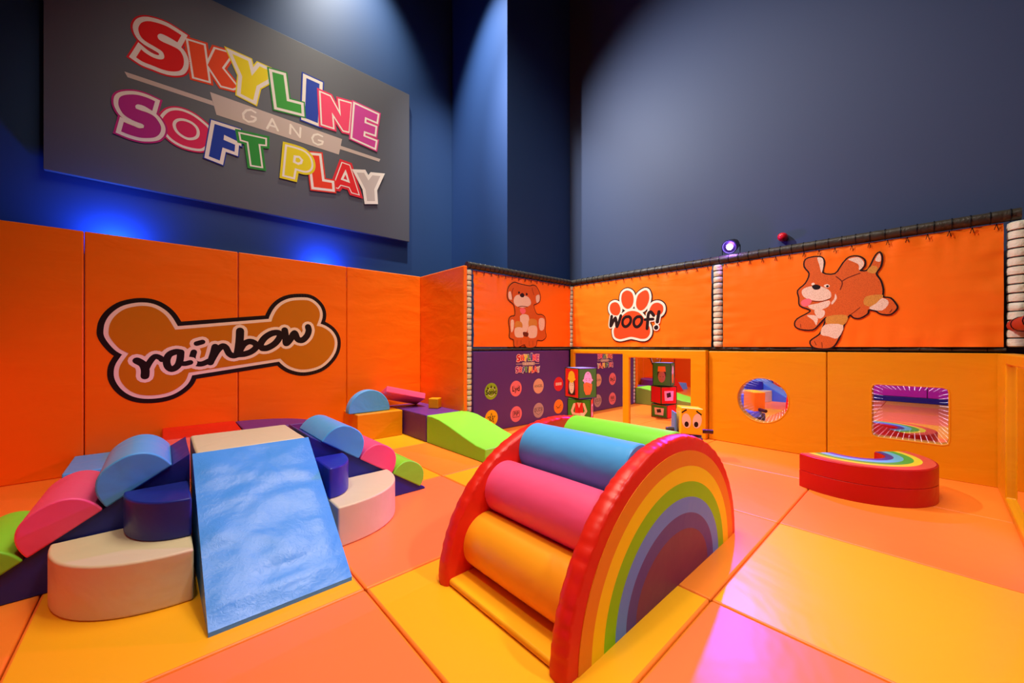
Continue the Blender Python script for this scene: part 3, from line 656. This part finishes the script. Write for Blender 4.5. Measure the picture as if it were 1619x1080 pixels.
def slab_hole(y0, y1, z0, z1, c, inner, x0, x1, mt):
    th = [2*PI*i/72 for i in range(72)]+[math.atan2(z-c[1], y-c[0]) % (2*PI) for y in (y0, y1) for z in (z0, z1)]
    th = sorted(set(round(t, 5) for t in th)); vs = []; n = len(th); fs = []
    for t in th:
        ct, st = math.cos(t), math.sin(t); r = inner(t)
        k_ = min([(y1-c[0])/ct if ct > 1e-6 else 1e9, (y0-c[0])/ct if ct < -1e-6 else 1e9, (z1-c[1])/st if st > 1e-6 else 1e9, (z0-c[1])/st if st < -1e-6 else 1e9])
        for x in (x0, x1): vs += [(x, c[0]+r*ct, c[1]+r*st), (x, c[0]+k_*ct, c[1]+k_*st)]
    for i in range(n):
        a, b = 4*i, 4*((i+1) % n)
        fs += [(a, a+1, b+1, b), (a+2, b+2, b+3, a+3), (a, b, b+2, a+2), (a+1, a+3, b+3, b+1)]
    return MB().add(vs, fs, mt)
mf = empty('mirror_panel', (5.42, 3.2, 0), 'amber padded frame holding two tall mirrors on the right wall', 'mirror')
build('padded_frame', slab([2.045, 2.250, 3.186, 3.300, 4.262, 4.345], [0, .035, 1.068, 1.120, 1.190], {(1, 1), (3, 1), (3, 2)}, 5.345, 5.48, YEL), mf, bevel=.014)
build('mirror_glass', MB().box(5.375, 5.385, 2.20, 3.22, .01, 1.10, MIR), mf)
build('mirror_glass', MB().box(5.375, 5.385, 3.27, 4.29, .01, 1.15, MIR), mf)

def rrect(hw, hh, rad):
    def f(t):
        ct, st = abs(math.cos(t)), abs(math.sin(t)); lo, hi = 0, 2
        for _ in range(40):
            m_ = (lo+hi)/2; x, y = m_*ct, m_*st
            dx, dy = max(0, x-(hw-rad)), max(0, y-(hh-rad))
            if (math.hypot(dx, dy) <= rad): lo = m_
            else: hi = m_
        return lo
    return f
def led_mirror(name, label, y0, y1, z1, c, inner, nled):
    root = empty(name, (5.45, (y0+y1)/2, 0), label, 'mirror', 'amber pads with light mirrors')
    pad_ = slab_hole(y0, y1, 0, z1, c, inner, 5.42, 5.48, YEL)
    build('padded_panel', pad_, root, bevel=.012)
    ring = [(5.424, c[0]+inner(t)*math.cos(t), c[1]+inner(t)*math.sin(t)) for t in [2*PI*i/64 for i in range(64)]]
    build('piping', MB().tube(ring, .008, YEL, 8, closed=True), root)
    g = [(c[0]+(inner(t)+.02)*math.cos(t), c[1]+(inner(t)+.02)*math.sin(t)) for t in [2*PI*i/48 for i in range(48)]]
    build('half_mirror', MB().prism(g, 'x', 5.485, 5.4855, HMIR), root)
    g2 = MB(); n = 48; vs = [(5.49, a, b) for a, b in g]+[(5.735, a, b) for a, b in g]
    g2.add(vs, [(i, (i+1) % n, n+(i+1) % n, n+i) for i in range(n)]+[list(range(n, 2*n))], DARK)
    build('light_box', g2, root)
    mb = MB(); P_ = []
    L = [inner(2*PI*i/360) for i in range(360)]; per = []
    acc = 0; prev = None
    for i in range(361):
        t = 2*PI*i/360; p = (c[0]+inner(t)*math.cos(t), c[1]+inner(t)*math.sin(t))
        if prev: acc += math.hypot(p[0]-prev[0], p[1]-prev[1])
        per.append((acc, p)); prev = p
    for q in range(nled):
        s_ = acc*q/nled; p = min(per, key=lambda a: abs(a[0]-s_))[1]
        for k_ in range(9):  # rows behind the first imitate the strip's repeated reflections as glowing dots
            sh = 1-.012-.028*k_; r = .0036*(1-.06*k_); x = 5.492+.026*k_
            y_, z_ = c[0]+(p[0]-c[0])*sh, c[1]+(p[1]-c[1])*sh
            mb.add([(x, y_-r, z_), (x, y_, z_-r), (x, y_+r, z_), (x, y_, z_+r), (x+.012, y_, z_), (x-.003, y_, z_)],
                   [(5, 0, 1), (5, 1, 2), (5, 2, 3), (5, 3, 0), (4, 1, 0), (4, 2, 1), (4, 3, 2), (4, 0, 3)], LED)
    build('leds_and_reflections', mb, root, smooth=False)
led_mirror('light_mirror', 'amber pad with a round mirror ringed by tiny lights', .802, 2.040, 1.180, (1.42, .583), lambda t: .275, 40)
led_mirror('light_mirror', 'amber pad with a rectangular mirror ringed by tiny lights', -.405, .796, 1.180, (.173, .583), rrect(.268, .273, .04), 48)
# corner pad with tall mirror at the right edge
cp = empty('corner_mirror_pad', (4.3, -.42, 0), 'amber padded frame with tall mirror turning the corner at the right edge', 'mirror')
m_ = slab([3.2, 3.34, 4.86, 5.415], [0, .06, 1.10, 1.18], {(1, 1)}, 0, .10, YEL)
build('padded_frame', MB().add([(y, -.47+x, z) for x, y, z in m_.v], m_.f, YEL), cp, bevel=.012)
build('mirror_glass', MB().box(3.3, 4.9, -.41, -.40, .03, 1.13, MIR), cp)
# pads behind the camera, seen in the mirrors
for k_, (a, b) in enumerate(((-1.7, .1), (.11, 1.9))):
    pad('rear_wall_pad', -1.31, -1.25, a, b, .12, 1.18, MAG, ('magenta wall pad reflected in the rectangular light mirror, nearer the corner mirror', 'magenta wall pad reflected in the rectangular light mirror, nearer the rainbow sign')[k_], group='magenta pads at the rear')
pad('rear_plinth', -1.31, -1.24, -1.7, 1.9, 0, .115, NV, 'dark navy padded plinth under the magenta pads', 'plinth', bevel=.01)
pad('rear_wall_pad', -1.31, -1.25, 1.92, 5.54, 0, 1.18, ORW, 'long low orange wall pad reflected in the tall mirrors')
# net
net = MB(); nx = 34
for i in range(nx+1):
    x = 3.5+1.9*i/nx; net.tube([(x, -.60, 1.20), (x, -.60, 2.33)], .0025, TIE, 4)
for j in range(21):
    z = 1.2+1.13*j/20; net.tube([(3.5, -.60, z), (5.4, -.60, z)], .0025, TIE, 4)
tag(build('safety_net', net), 'black safety net behind the dark red rail at the right edge', 'net')

# ------------------------------------------------------------------ stair and slide climber by the left wall
def foam(name, mb, label, cat='foam block', group=None, bevel=.012, soft=None):
    return tag(build(name, mb, bevel=bevel, soft=soft), label, cat, group)
CG = 'soft play steps and slide set'
# slide wedge
sl = MB(); N = 26; vs = []; fs = []
x0, x1 = .145, .745
for i in range(N+1):
    for j in range(N+1):
        t = i/N; u = j/N; x = x0+(x1-x0)*u+(.02*t if u > .5 else -.012*t)*abs(2*u-1); y = 2.08+.90*t; z = .02+.58*t
        e = min(t, 1-t, u, 1-u)*8; e = min(1, e)
        d = e*(.010+.014*noise.noise(Vector((x*3, t*16, 1)))+.006*noise.noise(Vector((x*9, t*22, 4))))
        vs.append((x, y-d*.54, z+d*.84))
for i in range(N):
    for j in range(N):
        a = i*(N+1)+j; fs.append((a, a+1, a+N+2, a+N+1))
base_i = len(vs)
front = [j for j in range(N+1)]; top = [N*(N+1)+j for j in range(N+1)]
def low(k_): 
    v = vs[k_]; vs.append((v[0], v[1], 0.0)); return len(vs)-1
left = [i*(N+1) for i in range(N+1)]; right = [i*(N+1)+N for i in range(N+1)]
lo = {}
for k_ in set(front+top+left+right): lo[k_] = low(k_)
for seq in (front, top, left, right):
    for a, b in zip(seq, seq[1:]): fs.append((a, b, lo[b], lo[a]))
tag(build('foam_slide', MB().add(vs, fs, SLB)), 'light blue foam slide wedge running down from the beige platform', 'slide', CG)
foam('foam_platform', MB().box(.148, .752, 3.0, 3.60, 0, .60, BEI), 'beige topped platform block at the head of the blue slide', group=CG, bevel=.016, soft=(.004, 3, 2))
# roller ramps
def bump_mb(cx, cz, ux, uz, L, hgt, y0, y1, mt):
    nx_, nz_ = (-uz, ux) if ux > 0 else (uz, -ux)
    pts = []
    for i in range(25):
        t = PI*i/24; c_, s_ = math.cos(t), math.sin(t)
        a = L/2*math.copysign(abs(c_)**.85, c_); b = hgt*abs(s_)**.85
        pts.append((cx+ux*a+nx_*b, cz+uz*a+nz_*b))
    return MB().prism(pts, 'y', y0, y1, mt)
def ramp(xh, xl, label, side, mats):
    root = empty('roller_ramp', ((xh+xl)/2, 3.3, 0), label, 'ramp', CG)
    build('wedge', MB().prism([(xh, 0), (xl, 0), (xl, .012), (xh, .60)], 'y', 3.0, 3.60, NV), root, bevel=.010, soft=(.005, 4, 2))
    dx, dz = xl-xh, -.60; L = math.hypot(dx, dz); ux, uz = dx/L, dz/L
    for q, (t0, t1, h_) in enumerate(((.085, .375, .185), (.385, .665, .175), (.675, .945, .16))):
        cx, cz = xh+dx*(t0+t1)/2, .60+dz*(t0+t1)/2
        build('roller_bump', bump_mb(cx, cz, ux, uz, L*(t1-t0), h_, 2.985, 3.61, mats[q]), root, bevel=.010)
ramp(.775, 1.70, 'navy ramp with blue, pink and green bumps right of the slide', 1, (SKY, PINK, GRN))
ramp(.125, -.80, 'navy ramp with blue, pink and green bumps left of the slide', -1, (SKY, PINK, GRN))
def quarter(xc, yc, rx, ry, sx, z0, z1, mt, name, label):
    pts = [(xc, yc)]+[(xc+sx*rx*math.cos(t)**.9 if math.cos(t) > 0 else xc, yc-ry*math.sin(t)**.9) for t in [PI/2*i/18 for i in range(19)]]
    return foam(name, MB().prism(pts, 'z', z0, z1, mt), label, 'foam step', CG, bevel=.012)
quarter(.115, 2.985, .53, .545, -1, 0, .25, BEI, 'foam_step', 'wide low beige rounded step left of the slide')
quarter(.115, 2.975, .27, .36, -1, .25, .45, NV, 'foam_step', 'small navy rounded step on top of the left beige step')
quarter(.80, 2.985, .55, .52, 1, 0, .25, BEI, 'foam_step', 'wide low beige rounded step right of the slide')
quarter(.80, 2.975, .20, .34, 1, .25, .45, RB, 'foam_step', 'small blue rounded step on top of the right beige step')

# pieces lying against the left wall behind the platform
foam('foam_wedge', MB().prism([(4.86, 0), (5.54, 0), (5.54, .19), (4.9, .175)], 'x', -.62, -.02, SKY), 'flat light blue foam block on the floor by the wall behind the left ramp', bevel=.01)
foam('foam_block', MB().prism([(4.7, 0), (5.54, 0), (5.54, .37), (4.92, .355)], 'x', 0, .63, RED), 'red foam block behind the beige platform against the wall', bevel=.012)
qa = [(.64, 4.9)]+[(.64+.70*math.sin(t), 4.9+.64*math.cos(t)) for t in [PI/2*i/14 for i in range(15)]]
foam('foam_block', MB().prism(qa, 'z', 0, .36, PUR), 'purple quarter round foam block beside the red block by the wall', bevel=.012)

# blocks in the corner
foam('foam_block', MB().box(1.87, 2.50, 5.03, 5.54, 0, .35, YEL), 'amber box block under the light blue half disc', soft=(.004, 3, 2))
foam('foam_block', MB().box(2.53, 3.06, 4.44, 5.54, 0, .35, PUR), 'dark purple block between the amber block and the green ramp', soft=(.003, 3, 2))
pr_ = [(4.42, 0), (4.42, .35), (4.30, .35), (4.12, .335), (3.9, .29), (3.6, .215), (3.36, .162), (3.2, .150), (3.2, 0)]
foam('foam_ramp', MB().prism(pr_, 'x', 2.53, 3.13, GRN), 'lime green ramp block sloping towards the rainbow climber', 'ramp')
hd = [(1.80+.28+.28*math.cos(t), .352+.28*math.sin(t)) for t in [PI*i/28 for i in range(29)]]
hd = [(1.79+ (a-1.80), b) for a, b in hd]
foam('half_disc', MB().prism([(1.80, .352)]+[(2.08+.285*math.cos(PI-t), .352+.30*math.sin(t)) for t in [PI*i/28 for i in range(1, 28)]]+[(2.36, .352)], 'y', 5.14, 5.26, SKY), 'light blue foam half disc standing on the amber block', 'half disc')
R_ = Matrix.Translation((2.62, 5.28, .515)) @ Matrix.Rotation(math.radians(-10), 4, 'Z') @ Matrix.Rotation(math.radians(14), 4, 'Y') @ Matrix.Rotation(math.radians(-22), 4, 'X')
tag(build('foam_slab', MB().box(-.29, .29, -.17, .17, -.045, .045, PINK), bevel=.012, xf=R_), 'pink foam slab tilted across the gap behind the small orange cube', 'foam slab')
R_ = Matrix.Translation((2.93, 4.88, .352)) @ Matrix.Rotation(math.radians(38), 4, 'Z')
tag(build('foam_cube', MB().box(-.075, .075, -.075, .075, 0, .142, YEL), bevel=.012, xf=R_), 'small orange foam cube on the dark purple block', 'cube')

# ------------------------------------------------------------------ rainbow climber
rc = empty('rainbow_climber', (1.965, 1.33, 0), 'big red rainbow arch climber with coloured foam rollers in the middle', 'climber')
AX, AW, AH = 1.965, .888, .765
def arch_pts(w_, h_, n=64): return [(AX-w_*math.cos(PI*i/n), h_*math.sin(PI*i/n)) for i in range(n+1)]
def arch_panel(y0, y1, name):
    n = 260; rings = [(y0, .020), (y0+.004, .006), (y0+.014, 0), ((y0+y1)/2, .0), (y1-.014, 0), (y1-.004, .006), (y1, .020)]
    vs = []; fs = []; m = len(rings)
    for i in range(n+1):
        t = PI*i/n; ct, st = -math.cos(t), math.sin(t)
        for q, (y, ins) in enumerate(rings):
            pk = 0
            if q in (1, 2, 4, 5): pk = .004*abs(math.sin(i*.36+4*noise.noise(Vector((i*.05, y0, 2)))))**3+.004*abs(noise.noise(Vector((i*.3, y*30, q))))
            if q == 3: pk = -.004+.006*noise.noise(Vector((i*.3, y, 8)))
            vs.append((AX+(AW-ins-pk)*ct, y, max(0, (AH-ins-pk)*st)))
    for i in range(n):
        for q in range(m-1):
            a = i*m+q; fs.append((a, a+1, a+m+1, a+m))
    fs.append([i*m for i in range(n+1)]); fs.append([i*m+m-1 for i in range(n+1)][::-1])
    fs.append([q for q in range(m)]+[n*m+q for q in range(m)][::-1])
    return build(name, MB().add(vs, fs, RED), rc)
p1 = arch_panel(.90, .985, 'arch_panel'); p2 = arch_panel(1.69, 1.775, 'arch_panel')
bands = [('F08A10', .075), ('FFD800', .157), ('86D000', .240), ('5088E0', .322), ('402C90', .405), ('6C1456', .487)]
for side, pp, yy in ((-1, p1, .90), (1, p2, 1.775)):
    for q, (col, ins) in enumerate(bands):
        pts = arch_pts(AW-ins, AH-ins-.002)
        nin = bands[q+1][1] if q < len(bands)-1 else None
        if nin: pts = pts+arch_pts(AW-nin, AH-nin-.002)[::-1]
        th = .0035
        b_ = build('rainbow_stripe', MB().prism(pts, 'y', min(yy, yy+side*th), max(yy, yy+side*th), mat('stripe_'+col, col, .45, bump=.15)), pp, smooth=False)
for (cx, cz), mt in zip([(1.335, .170), (1.480, .425), (1.742, .610), (2.135, .612), (2.425, .435), (2.595, .175)], [ORR, PINK, SKY, GRN, MAG, VIO]):
    r = .148; y0, y1 = .980, 1.695
    ro = build('foam_roller', MB().lathe((cx, y0, cz), 'y', [(0, r-.006), (.006, r), ((y1-y0)/2, r*1.01), (y1-y0-.006, r), (y1-y0, r-.006)], mt, 40), rc)
build('base_pad', MB().box(1.10, 2.83, .975, 1.70, 0.002, .035, FY), rc, bevel=.012)

# ------------------------------------------------------------------ rainbow bench
bc = (4.605, .49); b0 = math.radians(-39)
bench = empty('rainbow_bench', (bc[0], bc[1], 0), 'red curved rainbow topped bench on the floor before the mirrors', 'bench')
def arc_ring(r1, r0, n=44):
    # half ring bulging towards the camera
    a = [math.radians(-39)-PI*i/n for i in range(n+1)]
    return [(bc[0]+r1*math.cos(t), bc[1]+r1*math.sin(t)) for t in a]+[(bc[0]+r0*math.cos(t), bc[1]+r0*math.sin(t)) for t in a[::-1]]
build('bench_body', MB().prism(arc_ring(.515, .19), 'z', 0.0, .1448, REDS), bench, bevel=.004)
build('bench_cushion', MB().prism(arc_ring(.515, .19), 'z', .1455, .288, REDS), bench, bevel=.007)
for col, r1, r0 in (('E65A3C', .500, .425), ('F0E030', .425, .375), ('5AB43C', .375, .315), ('6CC0D8', .315, .255), ('5A4690', .255, .205)):
    build('rainbow_stripe', MB().prism(arc_ring(r1, r0), 'z', .2875, .2905, mat('bench_'+col, col, .35, bump=.2)), bench, smooth=False)

# ------------------------------------------------------------------ stack of character cubes
SK = mat('print_skin', 'F6CBA6', .5, 'plain'); SKD = mat('print_skin_dark', 'B8784C', .5, 'plain')
CGN = mat('cube_green', '3E8C1E', .45, bump=.15); CRD = mat('cube_red', 'E01A12', .45, bump=.15); CTL = mat('cube_teal', '2A9C8C', .45, bump=.15); CBU = mat('cube_blue', '7A90C8', .45, bump=.15); CMR = mat('cube_maroon', '6A1420', .45, bump=.15)
P_RD = mat('print_red', 'D8201A', .5, 'plain'); P_OR = mat('print_orange', 'F08A1E', .5, 'plain'); P_YE = mat('print_yellow', 'F4B81A', .5, 'plain'); P_HR = mat('print_dark_hair', '3A1A10', .5, 'plain')
def cube(cx, cy, z0, s, h, rot, faces, prints, label):
    """faces: material for -Y', -X', +Y', +X', top; prints: functions drawing on -X' and -Y'"""
    root = empty('foam_cube', (cx, cy, z0), label, 'cube', 'character cubes')
    q = s/2; Rm = Matrix.Translation((cx, cy, z0)) @ Matrix.Rotation(math.radians(rot), 4, 'Z')
    vs = [(x, y, z) for x in (-q, q) for y in (-q, q) for z in (0, h)]
    mb = MB(); mb.add(vs, [(0, 1, 3, 2)], faces[1]); mb.add(vs, [], faces[0])
    k_ = 0; mb = MB(); mb.v = vs
    for f, mt in zip([(0, 4, 5, 1), (0, 1, 3, 2), (2, 3, 7, 6), (4, 6, 7, 5), (1, 5, 7, 3), (0, 2, 6, 4)], [faces[0], faces[1], faces[2], faces[3], faces[4], faces[4]]):
        mb.f.append(list(f)); mb.mi.append(mb.m(mt))
    build('cube_body', mb, root, bevel=.012, xf=Rm)
    e = MB()
    for a, b in ((0, 4), (4, 5), (5, 1), (1, 0), (0, 2), (2, 3), (3, 1), (3, 7), (7, 5), (7, 6), (6, 4), (2, 6)): e.tube([Vector(vs[a])*.985+Vector((0, 0, .007*h)), Vector(vs[b])*.985+Vector((0, 0, .007*h))], .0045, TIE, 6)
    build('edge_piping', e, root, xf=Rm)
    # front print (u to the right as seen, v up)
    if prints[0]:
        ik = Ink('free', fn=lambda u, v, d: (u, -q-d, v)); prints[0](ik, s, h); build('cube_print', ik, root, xf=Rm, smooth=False)
    if prints[1]:
        ik = Ink('free', fn=lambda u, v, d: (-q-d, -u, v)); prints[1](ik, s, h); build('cube_print', ik, root, xf=Rm, smooth=False)
    if prints[2:]:
        ik = Ink('free', fn=lambda u, v, d: (q+d, u, v)); prints[2](ik, s, h); build('cube_print', ik, root, xf=Rm, smooth=False)
def pr_builder(ik, s, h):
    k_ = h
    ik.disc((0, .40*k_), .24*s, P_HR, 0, ry=.30*k_); ik.poly([(-.24*s, .42*k_), (-.26*s, .12*k_), (-.1*s, .10*k_), (.1*s, .10*k_), (.26*s, .12*k_), (.24*s, .42*k_)], P_HR, 0)
    ik.disc((0, .38*k_), .18*s, SK, 1, ry=.24*k_); ik.disc((0, .70*k_), .24*s, P_YE, 2, ry=.20*k_); ik.poly([(-.28*s, .60*k_), (.28*s, .60*k_), (.28*s, .66*k_), (-.28*s, .66*k_)], P_YE, 3)
    for sx_ in (-1, 1): ik.disc((sx_*.07*s, .42*k_), .018*s, P_BK, 3); ik.stroke([(sx_*.11*s, .48*k_), (sx_*.04*s, .49*k_)], .012*s, P_BK, 3)
    ik.stroke([(-.05*s, .28*k_), (0, .26*k_), (.05*s, .28*k_)], .014*s, P_RD, 3); ik.stroke([(-.05*s, .72*k_), (-.05*s, .8*k_), (.05*s, .8*k_), (.05*s, .72*k_)], .012*s, P_OR, 4)
def pr_beard(ik, s, h):
    k_ = h
    ik.disc((0, .62*k_), .22*s, SK, 0, ry=.26*k_)
    for sx_ in (-1, 1): ik.disc((sx_*.23*s, .60*k_), .05*s, SK, 0); ik.disc((sx_*.09*s, .60*k_), .02*s, P_BK, 2); ik.stroke([(sx_*.14*s, .64*k_), (sx_*.05*s, .66*k_)], .014*s, P_BK, 2)
    ik.poly([(-.24*s, .48*k_), (-.1*s, .54*k_), (.1*s, .50*k_), (.24*s, .46*k_), (.22*s, .28*k_), (.12*s, .12*k_), (-.12*s, .12*k_), (-.22*s, .28*k_)], P_OR, 1)
    ik.stroke([(-.04*s, .8*k_), (0, .83*k_), (.05*s, .8*k_)], .016*s, P_BK, 2); ik.stroke([(0, .42*k_), (.14*s, .36*k_)], .012*s, P_BK, 2)
def pr_waiter(ik, s, h):
    k_ = h
    ik.poly([(-.16*s, .85*k_), (.16*s, .85*k_), (.18*s, .40*k_), (-.18*s, .40*k_)], P_RD, 1); ik.poly([(-.09*s, .86*k_), (.09*s, .86*k_), (0, .62*k_)], P_WH, 2)
    ik.stroke([(0, .62*k_), (0, .42*k_)], .008*s, P_BK, 3)
    ik.stroke([(-.20*s, .78*k_), (-.30*s, .50*k_), (-.26*s, .38*k_), (.04*s, .36*k_)], .10*s, SK, 0); ik.stroke([(.20*s, .80*k_), (.30*s, .50*k_), (.22*s, .38*k_)], .10*s, SK, 0)
    ik.poly([(.06*s, .42*k_), (.24*s, .42*k_), (.22*s, .10*k_), (.06*s, .12*k_)], P_WH, 4)
def pr_hat(ik, s, h):
    k_ = h
    ik.disc((0, .40*k_), .2*s, SKD, 1, ry=.25*k_); ik.disc((0, .5*k_), .24*s, P_HR, 0, ry=.24*k_); ik.poly([(-.22*s, .62*k_), (.22*s, .62*k_), (.2*s, .85*k_), (-.2*s, .85*k_)], P_OR, 2)
    for sx_ in (-1, 1): ik.disc((sx_*.08*s, .40*k_), .022*s, P_BK, 3)
    ik.stroke([(-.06*s, .27*k_), (.06*s, .27*k_)], .014*s, P_RD, 3)
def pr_card(ik, s, h):
    ik.poly([(-.26*s, .2*h), (.26*s, .2*h), (.3*s, .75*h), (-.3*s, .75*h)], SK, 0); ik.poly([(-.14*s, .42*h), (.12*s, .36*h), (.16*s, .62*h), (-.1*s, .68*h)], P_HR, 1)
cxs, cys = 4.19, 3.225
cube(cxs, cys, 0, .30, .229, 3, [CRD, CTL, CRD, CGN, CTL], [None, None, pr_card], 'bottom teal, red and green cube of the stack by the mirrors')
cube(cxs, cys, .241, .305, .305, -60, [CGN, CTL, CRD, CRD, CGN], [pr_waiter, None, pr_card], 'green cube printed with a red waistcoat in the middle of the stack')
cube(cxs, cys, .556, .30, .40, -14, [CGN, CRD, CMR, CGN, CBU], [pr_beard, pr_builder, pr_hat], 'top cube with a hard hat face and an orange bearded face')

# ------------------------------------------------------------------ ride on toy with a face
TOYX, TOYY = 4.34, 1.84; Rt = Matrix.Translation((TOYX, TOYY, 0)) @ Matrix.Rotation(math.radians(-52), 4, 'Z')
toy = empty('rocking_toy', (TOYX, TOYY, 0), 'foam ride-on toy with yellow big eyed head beside the amber mirror panel', 'toy')
BLT = mat('toy_blue', '5A8CC8', .4, bump=.2); GRY = mat('toy_grey', '5A5E62', .45, bump=.2); YLT = mat('toy_yellow', 'FFD010', .4, bump=.15)
# local frame: x' = sideways (view right), y' = away from camera ; built with faces towards -y'... then rotated
build('head', MB().prism([(-.115, .285), (.115, .275), (.125, .56), (-.108, .575)], 'y', -.09, .09, YLT), toy, bevel=.012, xf=Rt)
build('neck', MB().prism([(-.13, .05), (.125, .05), (.125, .275), (-.13, .285), (-.135, .50), (-.155, .51), (-.165, .05)], 'y', -.03, .14, BLT), toy, bevel=.010, xf=Rt)
build('body', MB().box(-.12, .12, -.10, .50, .06, .25, GRY), toy, bevel=.02, xf=Rt)
build('handlebar', MB().tube([(-.245, -.0, .315), (.245, 0, .30)], .024, BLK, 14), toy, xf=Rt)
for y in (.02, .42):
    for x in (-.15, .12): build('wheel', MB().lathe((x, y, .10), 'x', [(0, .09), (.006, .10), (.026, .10), (.032, .09)], BLK, 26), toy, xf=Rt)
fk = Ink('free', fn=lambda u, v, d: (u, -.09-d, v))
for ex, rt_, px_ in ((-.052, .12, -.05), (.058, -.12, .048)):
    fk.disc((ex, .43), .046, P_WH, 1, ry=.080, rot=rt_); fk.disc((px_, .392), .022, P_BK, 3, ry=.030)
fk.stroke([(-.095, .520), (-.055, .548)], .014, P_BK, 2); fk.stroke([(.055, .535), (.098, .500)], .014, P_BK, 2)
build('face_print', fk, toy, xf=Rt, smooth=False)

# ------------------------------------------------------------------ lamp on the rail, alarm
l_ = bpy.data.lights.new('lamp_spill', 'POINT'); l_.energy = 14; l_.color = (.3, .1, 1); l_.shadow_soft_size = .03; lo_ = bpy.data.objects.new('lamp_spill', l_); C.objects.link(lo_); lo_.location = (5.36, 1.79, 2.53)
lp = empty('par_lamp', (5.50, 1.79, 2.43), 'black stage lamp shining violet on the top rail of the fence', 'lamp')
Rl = Matrix.Translation((5.50, 1.79, 2.555)) @ Matrix.Rotation(math.radians(0), 4, 'Z') @ Matrix.Rotation(math.radians(-22), 4, 'Y')
build('lamp_housing', MB().lathe((0, 0, 0), 'x', [(.10, .045), (.09, .075), (-.02, .088), (-.075, .092), (-.078, .082), (-.06, .07)], MET, 28), lp, xf=Rl)
build('lens', MB().lathe((0, 0, 0), 'x', [(-.058, .038), (-.062, .038)], LEDL, 24), lp, xf=Rl)
build('bracket', MB().tube([(5.50, 1.685, 2.555), (5.50, 1.685, 2.44), (5.50, 1.895, 2.44), (5.50, 1.895, 2.555)], .007, MET, 8), lp)
al = empty('alarm_beacon', (5.745, 1.27, 2.62), 'round red alarm beacon mounted on the slate wall', 'alarm')
build('base_plate', MB().lathe((5.745, 1.27, 2.60), 'x', [(-.03, .045), (-.0, .048)], mat('alarm_white', 'C8B8B8', .4), 24), al)
build('red_dome', MB().lathe((5.72, 1.27, 2.60), 'x', [(-.085, .012), (-.08, .03), (-.062, .046), (-.03, .053), (0, .053)], mat('alarm_red', 'D81828', .3), 24), al)
